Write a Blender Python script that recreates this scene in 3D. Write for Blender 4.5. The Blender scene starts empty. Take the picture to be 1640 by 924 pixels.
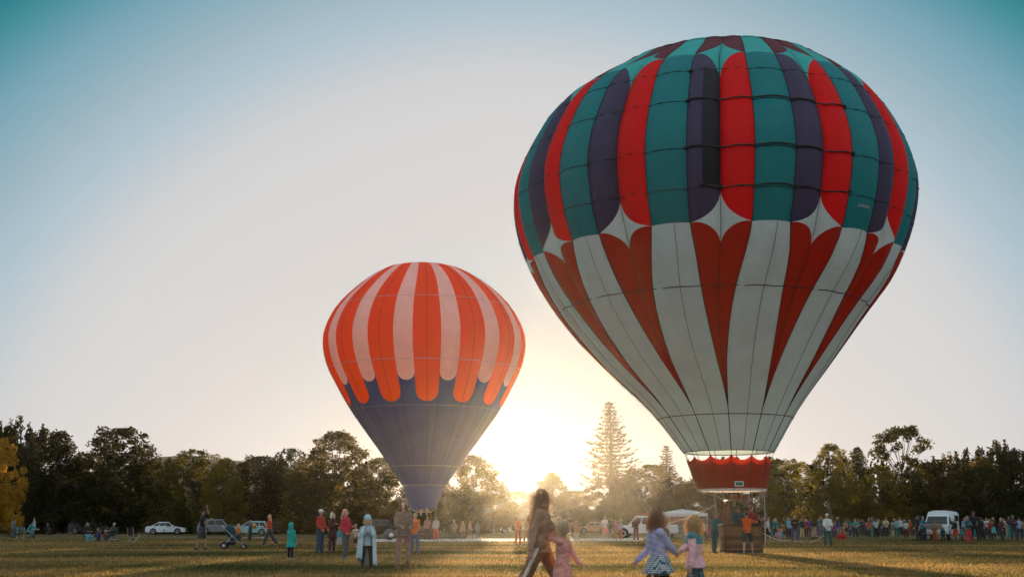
import bpy, bmesh, math, random
import numpy as np
from mathutils import Vector, Matrix, Quaternion

rnd = random.Random(7)
S = bpy.context.scene
COL = S.collection
R = math.radians

# ---------------------------------------------------------------- camera
FPX = 1900.0                      # focal length in pixels of the 1640 px wide photograph
EYE = 1.1
PITCH = math.atan(378.0 / FPX)
cam_data = bpy.data.cameras.new("camera")
cam_data.sensor_width = 36.0
cam_data.lens = 36.0 * FPX / 1640.0
cam_data.clip_start = 0.1
cam_data.clip_end = 6000.0
cam = bpy.data.objects.new("camera", cam_data)
COL.objects.link(cam)
cam.location = (0, 0, EYE)
cam.rotation_euler = (math.pi / 2 + PITCH, 0, 0)
S.camera = cam

# ---------------------------------------------------------------- world, sun, exposure
SUN_EL = R(3.4)
SUN_AZ = R(0.25)                  # to the right of straight ahead (+Y)
sun_dir = Vector((math.sin(SUN_AZ) * math.cos(SUN_EL), math.cos(SUN_AZ) * math.cos(SUN_EL), math.sin(SUN_EL)))

world = bpy.data.worlds.new("World")
S.world = world
world.use_nodes = True
wn, wl = world.node_tree.nodes, world.node_tree.links
wn.clear()
w_out = wn.new("ShaderNodeOutputWorld")
w_add = wn.new("ShaderNodeAddShader")
w_sky = wn.new("ShaderNodeTexSky")
w_sky.sky_type = 'NISHITA'
w_sky.sun_disc = False
w_sky.sun_elevation = SUN_EL
w_sky.sun_rotation = SUN_AZ
w_sky.air_density = 1.0
w_sky.dust_density = 2.0
w_sky.ozone_density = 2.0
w_b1 = wn.new("ShaderNodeBackground")
w_b1.inputs["Strength"].default_value = 0.002
wl.new(w_sky.outputs["Color"], w_b1.inputs["Color"])
# evening air: pale cream round the low sun, passing through grey blue to teal, then brightened behind the camera as added front fill
w_tc = wn.new("ShaderNodeTexCoord")
w_dot = wn.new("ShaderNodeVectorMath"); w_dot.operation = 'DOT_PRODUCT'
w_dot.inputs[1].default_value = sun_dir
wl.new(w_tc.outputs["Generated"], w_dot.inputs[0])
w_cl = wn.new("ShaderNodeMath"); w_cl.operation = 'ARCCOSINE'; w_cl.use_clamp = False
wl.new(w_dot.outputs["Value"], w_cl.inputs[0])
w_sep = wn.new("ShaderNodeSeparateXYZ")
wl.new(w_tc.outputs["Generated"], w_sep.inputs[0])
w_mul = wn.new("ShaderNodeMath"); w_mul.operation = 'MULTIPLY_ADD'
w_mul.inputs[1].default_value = 0.30
wl.new(w_sep.outputs["Z"], w_mul.inputs[0])
wl.new(w_cl.outputs[0], w_mul.inputs[2])
w_deg = wn.new("ShaderNodeMath"); w_deg.operation = 'MULTIPLY'
w_deg.inputs[1].default_value = 1.0 / math.pi
wl.new(w_mul.outputs[0], w_deg.inputs[0])
w_ramp = wn.new("ShaderNodeValToRGB")
w_ramp.color_ramp.interpolation = 'EASE'


def lin(c):
    return tuple(((v / 255.0) / 12.92 if v <= 10 else (((v / 255.0) + 0.055) / 1.055) ** 2.4) for v in c)


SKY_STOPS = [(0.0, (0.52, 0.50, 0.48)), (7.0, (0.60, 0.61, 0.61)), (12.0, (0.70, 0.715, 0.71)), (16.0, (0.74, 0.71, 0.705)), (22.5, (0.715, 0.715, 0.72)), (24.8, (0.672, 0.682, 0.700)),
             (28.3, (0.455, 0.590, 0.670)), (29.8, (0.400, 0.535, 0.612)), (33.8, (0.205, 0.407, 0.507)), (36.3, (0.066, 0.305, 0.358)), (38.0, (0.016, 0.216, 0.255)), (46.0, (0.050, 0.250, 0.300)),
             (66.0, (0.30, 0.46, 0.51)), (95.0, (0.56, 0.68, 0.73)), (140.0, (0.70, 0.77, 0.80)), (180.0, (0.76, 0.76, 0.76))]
ce = w_ramp.color_ramp.elements
while len(ce) > 1:
    ce.remove(ce[-1])
for i, (d, c) in enumerate(SKY_STOPS):
    e = ce[0] if i == 0 else ce.new(d / 180.0)
    e.position = d / 180.0
    e.color = (*c, 1)
w_ramp.color_ramp.interpolation = 'LINEAR'
wl.new(w_deg.outputs[0], w_ramp.inputs["Fac"])
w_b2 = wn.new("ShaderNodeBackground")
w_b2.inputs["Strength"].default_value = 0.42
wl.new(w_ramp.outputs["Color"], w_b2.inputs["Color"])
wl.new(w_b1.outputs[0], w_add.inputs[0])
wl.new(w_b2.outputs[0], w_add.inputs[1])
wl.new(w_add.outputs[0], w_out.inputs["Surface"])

sun_data = bpy.data.lights.new("sun", 'SUN')
sun_data.energy = 5.0
sun_data.angle = R(0.5)
sun_data.color = (1.0, 0.73, 0.42)
sun = bpy.data.objects.new("sun", sun_data)
COL.objects.link(sun)
sun.rotation_euler = (-sun_dir).to_track_quat('-Z', 'Y').to_euler()

S.view_settings.view_transform = 'Standard'
S.view_settings.look = 'None'
S.view_settings.exposure = 1.1
S.view_settings.gamma = 1.0
S.cycles.use_denoising = True
S.cycles.max_bounces = 10
S.cycles.diffuse_bounces = 4
S.cycles.transparent_max_bounces = 12
S.cycles.volume_bounces = 0
S.cycles.volume_step_rate = 1.0
S.cycles.sample_clamp_indirect = 6.0


# ---------------------------------------------------------------- where a pixel of the photograph stands
def ray(px, py):
    dx, dy = (px - 820.0) / FPX, (462.0 - py) / FPX
    c, s = math.cos(PITCH), math.sin(PITCH)
    return Vector((dx, c - s * dy, s + c * dy))


def ground_at(px, py):
    d = ray(px, py)
    t = -EYE / d.z
    return Vector((d.x * t, d.y * t, 0.0))


def point_at(px, py, Y):
    d = ray(px, py)
    t = Y / d.y
    return Vector((d.x * t, Y, EYE + d.z * t))


# ---------------------------------------------------------------- mesh collecting
class MB:
    def __init__(self):
        self.v, self.f, self.m = [], [], []
        self.mi = 0

    def add(self, vs, fs):
        o = len(self.v)
        self.v.extend(vs)
        for f in fs:
            self.f.append(tuple(i + o for i in f))
            self.m.append(self.mi)

    def box(self, c, s, rot=0.0, taper=1.0):
        x, y, z = s[0] / 2, s[1] / 2, s[2] / 2
        ca, sa = math.cos(rot), math.sin(rot)
        vs = []
        for zz, t in ((-z, 1.0), (z, taper)):
            for xx, yy in ((-x, -y), (x, -y), (x, y), (-x, y)):
                X, Y = xx * t, yy * t
                vs.append((c[0] + X * ca - Y * sa, c[1] + X * sa + Y * ca, c[2] + zz))
        self.add(vs, [(3, 2, 1, 0), (4, 5, 6, 7), (0, 1, 5, 4), (1, 2, 6, 5), (2, 3, 7, 6), (3, 0, 4, 7)])

    def loft(self, rings, cap=True):
        n = len(rings[0])
        vs = [p for r in rings for p in r]
        fs = []
        for i in range(len(rings) - 1):
            for j in range(n):
                k = (j + 1) % n
                fs.append((i * n + j, i * n + k, (i + 1) * n + k, (i + 1) * n + j))
        if cap:
            fs.append(tuple(range(n - 1, -1, -1)))
            fs.append(tuple((len(rings) - 1) * n + j for j in range(n)))
        self.add(vs, fs)

    def tube(self, pts, rad, n=6, cap=True):
        pts = [Vector(p) for p in pts]
        rings = []
        up = Vector((0.123, 0.31, 0.94))
        for i, p in enumerate(pts):
            d = (pts[min(i + 1, len(pts) - 1)] - pts[max(i - 1, 0)])
            if d.length < 1e-9:
                d = Vector((0, 0, 1))
            d.normalize()
            a = d.cross(up)
            if a.length < 0.15:
                a = d.cross(Vector((1, 0, 0)))
            a.normalize()
            b = d.cross(a)
            r = rad[i] if isinstance(rad, (list, tuple)) else rad
            rings.append([tuple(p + a * (r * math.cos(2 * math.pi * j / n)) + b * (r * math.sin(2 * math.pi * j / n))) for j in range(n)])
        self.loft(rings, cap)

    def capsule(self, p0, p1, r0, r1, n=10):
        p0, p1 = Vector(p0), Vector(p1)
        d = p1 - p0
        L = d.length
        d = d / L if L > 1e-6 else Vector((0, 0, 1))
        pts, rr = [], []
        for k in (88, 60, 30):
            a = R(k)
            pts.append(p0 - d * (r0 * math.sin(a))); rr.append(r0 * math.cos(a))
        pts.append(p0); rr.append(r0)
        pts.append(p1); rr.append(r1)
        for k in (30, 60, 88):
            a = R(k)
            pts.append(p1 + d * (r1 * math.sin(a))); rr.append(r1 * math.cos(a))
        a = d.cross(Vector((0.2, 0.3, 0.93)))
        if a.length < 0.2:
            a = d.cross(Vector((1, 0, 0)))
        a.normalize()
        b = d.cross(a)
        rings = [[tuple(p + a * (r * math.cos(2 * math.pi * j / n)) + b * (r * math.sin(2 * math.pi * j / n))) for j in range(n)] for p, r in zip(pts, rr)]
        self.loft(rings)

    def ellipsoid(self, c, r, rot=None, nu=14, nv=9):
        c = Vector(c)
        rings = []
        for i in range(nv):
            a = math.pi * (i + 0.02 if i == 0 else (i - 0.02 if i == nv - 1 else i)) / (nv - 1) - math.pi / 2
            ring = []
            for j in range(nu):
                b = 2 * math.pi * j / nu
                p = Vector((r[0] * math.cos(a) * math.cos(b), r[1] * math.cos(a) * math.sin(b), r[2] * math.sin(a)))
                if rot is not None:
                    p = rot @ p
                ring.append(tuple(c + p))
            rings.append(ring)
        self.loft(rings)

    def lathe(self, prof, n=24, c=(0, 0, 0), cap=True):
        rings = [[(c[0] + r * math.cos(2 * math.pi * j / n), c[1] + r * math.sin(2 * math.pi * j / n), c[2] + z) for j in range(n)] for r, z in prof]
        self.loft(rings, cap)

    def prism(self, poly, y0, y1):
        """polygon in x,z pushed along y"""
        n = len(poly)
        self.add([(x, y0, z) for x, z in poly] + [(x, y1, z) for x, z in poly],
                 [tuple(range(n))] + [tuple(range(2 * n - 1, n - 1, -1))] + [(i, i + n, (i + 1) % n + n, (i + 1) % n) for i in range(n)])

    def grid(self, pts):
        """rows of points"""
        n = len(pts[0])
        vs = [tuple(p) for r in pts for p in r]
        fs = [(i * n + j, i * n + j + 1, (i + 1) * n + j + 1, (i + 1) * n + j) for i in range(len(pts) - 1) for j in range(n - 1)]
        self.add(vs, fs)

    def mesh(self, name, smooth=False):
        me = bpy.data.meshes.new(name)
        me.from_pydata(self.v, [], self.f)
        if any(self.m):
            me.polygons.foreach_set("material_index", self.m)
        if smooth:
            me.polygons.foreach_set("use_smooth", [True] * len(self.f))
        me.update()
        return me

    def build(self, name, mats, parent=None, smooth=False, loc=None):
        return link(name, self.mesh(name, smooth), mats, parent, loc)


def link(name, me, mats=None, parent=None, loc=None, by_object=False):
    o = bpy.data.objects.new(name, me)
    COL.objects.link(o)
    if mats is not None:
        if not isinstance(mats, (list, tuple)):
            mats = [mats]
        if by_object:
            while len(me.materials) < len(mats):
                me.materials.append(mats[len(me.materials)])
            for i, m in enumerate(mats):
                o.material_slots[i].link = 'OBJECT'
                o.material_slots[i].material = m
        elif len(me.materials) == 0:
            for m in mats:
                me.materials.append(m)
    if parent is not None:
        o.parent = parent
    if loc is not None:
        o.location = loc
    return o


def empty(name, loc=(0, 0, 0), rz=0.0):
    o = bpy.data.objects.new(name, None)
    COL.objects.link(o)
    o.location = loc
    o.rotation_euler = (0, 0, rz)
    o.empty_display_size = 0.3
    return o


def tag(o, label=None, cat=None, group=None, kind=None):
    if label: o["label"] = label
    if cat: o["category"] = cat
    if group: o["group"] = group
    if kind: o["kind"] = kind
    return o


def copy_tree(o, parent=None):
    c = o.copy()
    COL.objects.link(c)
    if parent is not None:
        c.parent = parent
    for ch in list(o.children):
        copy_tree(ch, c)
    return c


# ---------------------------------------------------------------- materials
MATS = {}


def mat(name, col, rough=0.7, var=0.12, scale=6.0, bump=0.0, bscale=40.0, trans=0.0, tcol=None, metal=0.0, sheen=0.0, coat=0.0, stretch=None):
    if name in MATS:
        return MATS[name]
    m = bpy.data.materials.new(name)
    m.use_nodes = True
    nt = m.node_tree
    N, L = nt.nodes, nt.links
    N.clear()
    out = N.new("ShaderNodeOutputMaterial")
    p = N.new("ShaderNodeBsdfPrincipled")
    p.inputs["Roughness"].default_value = rough
    p.inputs["Metallic"].default_value = metal
    if sheen:
        p.inputs["Sheen Weight"].default_value = sheen
        p.inputs["Sheen Roughness"].default_value = 0.35
    if coat:
        p.inputs["Coat Weight"].default_value = coat
    tc = N.new("ShaderNodeTexCoord")
    src = tc.outputs["Object"]
    if stretch:
        mp = N.new("ShaderNodeMapping")
        mp.inputs["Scale"].default_value = stretch
        L.new(src, mp.inputs["Vector"])
        src = mp.outputs["Vector"]
    nz = N.new("ShaderNodeTexNoise")
    nz.inputs["Scale"].default_value = scale
    nz.inputs["Detail"].default_value = 4.0
    L.new(src, nz.inputs["Vector"])
    rp = N.new("ShaderNodeValToRGB")
    rp.color_ramp.elements[0].position = 0.3
    rp.color_ramp.elements[1].position = 0.7
    rp.color_ramp.elements[0].color = (*[c * (1 - var) for c in col], 1)
    rp.color_ramp.elements[1].color = (*[min(1.0, c * (1 + var)) for c in col], 1)
    L.new(nz.outputs["Fac"], rp.inputs["Fac"])
    L.new(rp.outputs["Color"], p.inputs["Base Color"])
    nrm = None
    if bump:
        nb = N.new("ShaderNodeTexNoise")
        nb.inputs["Scale"].default_value = bscale
        nb.inputs["Detail"].default_value = 3.0
        L.new(src, nb.inputs["Vector"])
        bp = N.new("ShaderNodeBump")
        bp.inputs["Strength"].default_value = min(1.0, bump)
        bp.inputs["Distance"].default_value = 0.02
        L.new(nb.outputs["Fac"], bp.inputs["Height"])
        L.new(bp.outputs["Normal"], p.inputs["Normal"])
        nrm = bp
    if trans:
        t = N.new("ShaderNodeBsdfTranslucent")
        if tcol is None:
            L.new(rp.outputs["Color"], t.inputs["Color"])
        else:
            t.inputs["Color"].default_value = (*tcol, 1)
        if nrm:
            L.new(nrm.outputs["Normal"], t.inputs["Normal"])
        mx = N.new("ShaderNodeMixShader")
        mx.inputs[0].default_value = trans
        L.new(p.outputs[0], mx.inputs[1])
        L.new(t.outputs[0], mx.inputs[2])
        L.new(mx.outputs[0], out.inputs["Surface"])
    else:
        L.new(p.outputs[0], out.inputs["Surface"])
    MATS[name] = m
    return m


def cloth(col):
    """woven cloth of a colour given in 0..255"""
    c = lin(col)
    return mat("cloth_%02x%02x%02x" % tuple(int(v) for v in col), c, rough=0.9, var=0.16, scale=9, bump=0.35, bscale=30, trans=0.12, sheen=0.35)


def skin(tone=0):
    c = [(0.42, 0.24, 0.17), (0.33, 0.18, 0.12), (0.16, 0.085, 0.055)][tone]
    return mat("skin_%s" % ["fair", "tan", "brown"][tone], c, rough=0.55, var=0.06, scale=12, sheen=0.15)


def hairmat(col):
    c = lin(col)
    return mat("hair_%02x%02x%02x" % tuple(int(v) for v in col), c, rough=0.45, var=0.35, scale=20, bump=0.8, bscale=60, trans=0.25, sheen=0.6, stretch=(1, 1, 0.15))


def paint(col, name=None):
    c = lin(col)
    return mat("paint_%02x%02x%02x" % tuple(int(v) for v in col), c, rough=0.35, var=0.05, scale=2, coat=0.6)


M_GLASS = mat("dark_glass", (0.012, 0.018, 0.02), rough=0.08, var=0.0)
M_TYRE = mat("tyre_rubber", (0.012, 0.012, 0.013), rough=0.85, var=0.1)
M_RIM = mat("alloy_rim", (0.35, 0.36, 0.37), rough=0.35, var=0.05, metal=0.8)
M_LAMP = mat("lamp_glass", (0.6, 0.6, 0.58), rough=0.1, var=0.05)
M_TAIL = mat("tail_lamp_red", (0.30, 0.01, 0.01), rough=0.2, var=0.05)
M_BLACK = mat("black_plastic", (0.012, 0.012, 0.013), rough=0.6, var=0.1)
M_STEEL = mat("burner_steel", (0.45, 0.44, 0.42), rough=0.3, var=0.08, metal=0.9)
M_ALU = mat("tube_aluminium", (0.55, 0.56, 0.57), rough=0.4, var=0.05, metal=0.6)
M_ROPE = mat("rope_white", (0.62, 0.60, 0.55), rough=0.9, var=0.15, scale=30)
M_DARKROPE = mat("rope_dark", (0.03, 0.028, 0.026), rough=0.9, var=0.15, scale=30)


# ================================================================ THE SETTING
# ---------------------------------------------------------------- ground
def ground_material():
    m = bpy.data.materials.new("park_turf")
    m.use_nodes = True
    N, L = m.node_tree.nodes, m.node_tree.links
    p = N["Principled BSDF"]
    p.inputs["Roughness"].default_value = 0.95
    p.inputs["Specular IOR Level"].default_value = 0.15
    tc = N.new("ShaderNodeTexCoord")

    def noise(sc, det, xyz=(1, 1, 1)):
        mp = N.new("ShaderNodeMapping"); mp.inputs["Scale"].default_value = xyz
        L.new(tc.outputs["Object"], mp.inputs["Vector"])
        n = N.new("ShaderNodeTexNoise"); n.inputs["Scale"].default_value = sc; n.inputs["Detail"].default_value = det
        L.new(mp.outputs["Vector"], n.inputs["Vector"])
        return n

    def ramp(n, stops):
        r = N.new("ShaderNodeValToRGB")
        e = r.color_ramp.elements
        e[0].position, e[0].color = stops[0][0], (*stops[0][1], 1)
        e[1].position, e[1].color = stops[-1][0], (*stops[-1][1], 1)
        for q, c in stops[1:-1]:
            x = e.new(q); x.color = (*c, 1)
        L.new(n.outputs["Fac"], r.inputs["Fac"])
        return r
    big = ramp(noise(0.11, 5, (0.45, 1.6, 1)), [(0.38, (0.050, 0.058, 0.024)), (0.50, (0.105, 0.088, 0.040)), (0.60, (0.180, 0.126, 0.064))])
    mid = ramp(noise(1.7, 6), [(0.30, (0.55, 0.55, 0.5)), (0.7, (1.3, 1.25, 1.15))])
    fine = ramp(noise(18, 4), [(0.30, (0.6, 0.6, 0.55)), (0.7, (1.35, 1.3, 1.2))])
    a = N.new("ShaderNodeMix"); a.data_type = 'RGBA'; a.blend_type = 'MULTIPLY'; a.inputs[0].default_value = 1.0
    b = N.new("ShaderNodeMix"); b.data_type = 'RGBA'; b.blend_type = 'MULTIPLY'; b.inputs[0].default_value = 1.0
    L.new(big.outputs["Color"], a.inputs[6]); L.new(mid.outputs["Color"], a.inputs[7])
    L.new(a.outputs[2], b.inputs[6]); L.new(fine.outputs["Color"], b.inputs[7])
    L.new(b.outputs[2], p.inputs["Base Color"])
    bp = N.new("ShaderNodeBump"); bp.inputs["Strength"].default_value = 1.0; bp.inputs["Distance"].default_value = 0.08
    L.new(noise(5, 6).outputs["Fac"], bp.inputs["Height"])
    L.new(bp.outputs["Normal"], p.inputs["Normal"])
    return m


g = MB()
xs = [-460, -300, -200, -120, -60, -30, 0, 30, 60, 120, 200, 300, 460]
ys = [-200, -120, -40, 0, 20, 40, 60, 80, 110, 150, 220, 320, 420, 510]
g.grid([[(x, y, 0.0) for x in xs] for y in ys])
ground = g.build("ground", ground_material())
tag(ground, "mown park lawn of dry green and straw patches", None, None, "structure")

# pale strip of paving that crosses the lawn in the middle distance
a0, a1 = ground_at(592, 863.2), ground_at(1030, 862.4)
b0, b1 = ground_at(592, 867.6), ground_at(1030, 866.0)
g = MB()
n = 40
rows = []
for i in range(n + 1):
    t = i / n
    f = a0.lerp(a1, t); b = b0.lerp(b1, t)
    j = 0.18 * math.sin(i * 2.1) + 0.1 * math.sin(i * 5.3)
    rows.append([(b.x, b.y + j, 0.006), (b.x, b.y + 0.05 + j, 0.05), (f.x, f.y - 0.05 + j * 0.6, 0.05), (f.x, f.y + j * 0.6, 0.006)])
g.grid(rows)
path = g.build("path", mat("pale_paving", (0.46, 0.45, 0.45), rough=0.8, var=0.15, scale=1.5, bump=0.3, bscale=8))
tag(path, "pale strip of paving crossing the lawn behind the families", None, None, "structure")

# low ridge beyond the trees
g = MB()
rows = []
for i in range(181):
    x = -450 + i * 5
    hgt = 6 + 18.5 * math.exp(-((x + 108) / 52.0) ** 2) + 9 * math.exp(-((x + 270) / 75.0) ** 2) + 6 * math.exp(-((x - 240) / 97.0) ** 2) + 0.7 * math.sin(i * 0.43) + 0.5 * math.sin(i * 0.97)
    rows.append([(x, 380, -0.5), (x, 395, hgt * 0.55), (x, 412, hgt), (x, 450, hgt * 0.7), (x, 500, -0.5)])
g.grid(rows)
hills = g.build("hills", mat("hill_scrub", (0.12, 0.10, 0.07), rough=0.95, var=0.35, scale=0.03, bump=0.5, bscale=0.3), smooth=True)
tag(hills, "low hazy ridge beyond the trees on the left", None, None, "structure")

# ---------------------------------------------------------------- grass: blades of the near lawn
def grass_material():
    m = bpy.data.materials.new("grass_blades")
    m.use_nodes = True
    N, L = m.node_tree.nodes, m.node_tree.links
    N.clear()
    out = N.new("ShaderNodeOutputMaterial")
    geo = N.new("ShaderNodeNewGeometry")
    mp = N.new("ShaderNodeMapping"); mp.inputs["Scale"].default_value = (0.45, 1.6, 1)
    L.new(geo.outputs["Position"], mp.inputs["Vector"])
    n = N.new("ShaderNodeTexNoise"); n.inputs["Scale"].default_value = 0.11; n.inputs["Detail"].default_value = 5
    L.new(mp.outputs["Vector"], n.inputs["Vector"])
    r = N.new("ShaderNodeValToRGB")
    e = r.color_ramp.elements
    e[0].position, e[0].color = 0.38, (0.085, 0.090, 0.028, 1)
    e[1].position, e[1].color = 0.60, (0.40, 0.255, 0.095, 1)
    L.new(n.outputs["Fac"], r.inputs["Fac"])
    rr = N.new("ShaderNodeHueSaturation")
    L.new(r.outputs["Color"], rr.inputs["Color"])
    mr = N.new("ShaderNodeMapRange"); mr.inputs["To Min"].default_value = 0.5; mr.inputs["To Max"].default_value = 1.5
    L.new(geo.outputs["Random Per Island"], mr.inputs["Value"])
    L.new(mr.outputs[0], rr.inputs["Value"])
    d = N.new("ShaderNodeBsdfDiffuse"); t = N.new("ShaderNodeBsdfTranslucent")
    L.new(rr.outputs["Color"], d.inputs["Color"]); L.new(rr.outputs["Color"], t.inputs["Color"])
    mx = N.new("ShaderNodeMixShader"); mx.inputs[0].default_value = 0.5
    L.new(d.outputs[0], mx.inputs[1]); L.new(t.outputs[0], mx.inputs[2])
    L.new(mx.outputs[0], out.inputs["Surface"])
    return m


def quads_mesh(name, V, nper):
    """V: (n*nper, 3) vertices, nper per face"""
    me = bpy.data.meshes.new(name)
    nv = len(V); nf = nv // nper
    me.vertices.add(nv)
    me.vertices.foreach_set("co", np.ascontiguousarray(V, dtype=np.float32).ravel())
    me.loops.add(nv)
    me.loops.foreach_set("vertex_index", np.arange(nv, dtype=np.int32))
    me.polygons.add(nf)
    me.polygons.foreach_set("loop_start", np.arange(0, nv, nper, dtype=np.int32))
    me.update(calc_edges=True)
    me.validate()
    return me


def grass():
    rs = np.random.RandomState(3)
    n = 330000
    # spread evenly over what the lawn shows: more blades per metre where it is near
    y = 22.0 * (95.0 / 22.0) ** (rs.rand(n) ** 1.25)
    x = (rs.rand(n) * 2 - 1) * (y * 0.47 + 1.5)
    # clumps
    d = 0.5 + 0.5 * np.sin(x * 2.3 + 1.7 * np.sin(y * 1.1)) * np.sin(y * 1.9 + 1.3 * np.sin(x * 0.9))
    keep = rs.rand(n) < (0.45 + 0.55 * d)
    x, y = x[keep], y[keep]
    n = len(x)
    h = (0.022 + 0.034 * rs.rand(n)) * (1 + (rs.rand(n) > 0.975) * 1.1) * (0.8 + y / 90)
    w = (0.006 + 0.009 * rs.rand(n)) * (0.6 + y / 40)
    a = rs.rand(n) * 2 * np.pi
    l = (rs.rand(n, 2) - 0.5) * h[:, None] * 1.1
    V = np.zeros((n, 3, 3))
    V[:, 0] = np.stack([x - np.cos(a) * w, y - np.sin(a) * w, np.full(n, -0.004)], 1)
    V[:, 1] = np.stack([x + np.cos(a) * w, y + np.sin(a) * w, np.full(n, -0.004)], 1)
    V[:, 2] = np.stack([x + l[:, 0], y + l[:, 1], h], 1)
    o = link("grass", quads_mesh("grass", V.reshape(-1, 3), 3), grass_material())
    tag(o, "short dry grass blades of the near lawn", None, None, "stuff")


grass()


# ---------------------------------------------------------------- trees
def leaf_material(name, col, tcol, trans=0.45, spread=0.45):
    m = bpy.data.materials.new(name)
    m.use_nodes = True
    N, L = m.node_tree.nodes, m.node_tree.links
    N.clear()
    out = N.new("ShaderNodeOutputMaterial")
    geo = N.new("ShaderNodeNewGeometry")
    tc = N.new("ShaderNodeTexCoord")
    nz = N.new("ShaderNodeTexNoise"); nz.inputs["Scale"].default_value = 0.45; nz.inputs["Detail"].default_value = 2
    L.new(tc.outputs["Object"], nz.inputs["Vector"])
    add = N.new("ShaderNodeMath"); add.operation = 'ADD'
    L.new(geo.outputs["Random Per Island"], add.inputs[0]); L.new(nz.outputs["Fac"], add.inputs[1])
    mr = N.new("ShaderNodeMapRange")
    mr.inputs["From Min"].default_value = 0.2; mr.inputs["From Max"].default_value = 1.5
    mr.inputs["To Min"].default_value = 1 - spread; mr.inputs["To Max"].default_value = 1 + spread
    L.new(add.outputs[0], mr.inputs["Value"])
    outs = []
    for c in (col, tcol):
        h = N.new("ShaderNodeHueSaturation"); h.inputs["Color"].default_value = (*c, 1)
        L.new(mr.outputs[0], h.inputs["Value"])
        outs.append(h)
    d = N.new("ShaderNodeBsdfDiffuse"); t = N.new("ShaderNodeBsdfTranslucent")
    L.new(outs[0].outputs["Color"], d.inputs["Color"]); L.new(outs[1].outputs["Color"], t.inputs["Color"])
    mx = N.new("ShaderNodeMixShader"); mx.inputs[0].default_value = trans
    L.new(d.outputs[0], mx.inputs[1]); L.new(t.outputs[0], mx.inputs[2])
    L.new(mx.outputs[0], out.inputs["Surface"])
    return m


LEAF = {
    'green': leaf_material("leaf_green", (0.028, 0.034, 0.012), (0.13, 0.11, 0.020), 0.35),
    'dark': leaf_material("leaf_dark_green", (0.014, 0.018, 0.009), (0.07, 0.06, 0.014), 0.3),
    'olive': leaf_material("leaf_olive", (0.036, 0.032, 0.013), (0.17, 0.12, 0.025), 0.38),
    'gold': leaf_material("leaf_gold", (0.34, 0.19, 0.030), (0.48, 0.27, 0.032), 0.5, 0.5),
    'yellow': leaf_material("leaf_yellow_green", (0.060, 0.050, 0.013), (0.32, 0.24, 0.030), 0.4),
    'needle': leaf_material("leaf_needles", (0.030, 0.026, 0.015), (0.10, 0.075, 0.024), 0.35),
}
M_BARK = mat("bark", (0.060, 0.045, 0.034), rough=0.95, var=0.35, scale=3, bump=1.0, bscale=8, stretch=(1, 1, 0.2))


def leaves_from_clumps(clumps, per, size, rs, shell=0.55, up=0.0):
    """clumps: (x, y, z, radius, squash).  Rhombic leaf-cluster faces in the outer part of each clump."""
    C = np.array([c[:3] for c in clumps]); Rr = np.array([c[3] for c in clumps]); Q = np.array([c[4] if len(c) > 4 else 0.8 for c in clumps])
    w = Rr ** 2; w = w / w.sum()
    idx = rs.choice(len(clumps), per, p=w)
    d = rs.normal(size=(per, 3)); d /= np.linalg.norm(d, axis=1)[:, None]
    rad = Rr[idx] * (shell + (1 - shell) * rs.rand(per)) * (0.75 + 0.5 * rs.rand(per))
    p = C[idx] + d * rad[:, None] * np.stack([np.ones(per), np.ones(per), Q[idx]], 1)
    a = rs.normal(size=(per, 3)); a[:, 2] += up * 3
    a /= np.linalg.norm(a, axis=1)[:, None]
    b = np.cross(a, rs.normal(size=(per, 3))); b /= np.linalg.norm(b, axis=1)[:, None]
    s = size * (0.55 + 0.9 * rs.rand(per))[:, None]
    el = 1.0 + up * 1.6
    V = np.stack([p - a * s * 0.5 * el, p + b * s * 0.32, p + a * s * 0.5 * el, p - b * s * 0.32], 1)
    return V


def trunk_mb(H, r0, limbs, top=0.75, wob=0.02, rs=None):
    mb = MB()
    k = 6
    tp = [(wob * H * math.sin(i * 1.7) * (i / k), wob * H * math.cos(i * 2.3) * (i / k), H * top * i / k) for i in range(k + 1)]
    mb.tube(tp, [r0 * (1.25 if i == 0 else 1 - 0.8 * i / k) for i in range(k + 1)], 8)
    for (x, y, z) in limbs:
        zb = min(z * 0.62, H * top * 0.9)
        f = zb / (H * top); i = min(int(f * k), k - 1); q = f * k - i
        b = Vector(tp[i]).lerp(Vector(tp[i + 1]), q)
        e = Vector((x, y, z)); m = b.lerp(e, 0.5) + Vector((0, 0, -0.04 * H * 0.3))
        rr = r0 * 0.42 * (1 - 0.6 * f)
        mb.tube([b, m, e], [rr, rr * 0.65, rr * 0.2], 5)
    return mb


PROTO = {}


def proto(name, H, clumps, per, size, seed, r0=0.28, top=0.75, limbs=14, shell=0.5, up=0.0):
    rs = np.random.RandomState(seed)
    V = leaves_from_clumps(clumps, per, size, rs, shell, up)
    V[:, :, 2] = np.maximum(V[:, :, 2], 0.05)
    me = quads_mesh(name + "_crown", V.reshape(-1, 3), 4)
    pick = [clumps[i] for i in rs.choice(len(clumps), min(limbs, len(clumps)), replace=False)]
    tm = trunk_mb(H, r0, [c[:3] for c in pick], top).mesh(name + "_trunk", True)
    wid = np.percentile(np.abs(V[:, :, 0]), 98) * 2
    PROTO[name] = (tm, me, float(V[:, :, 2].max()), float(wid))


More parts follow.
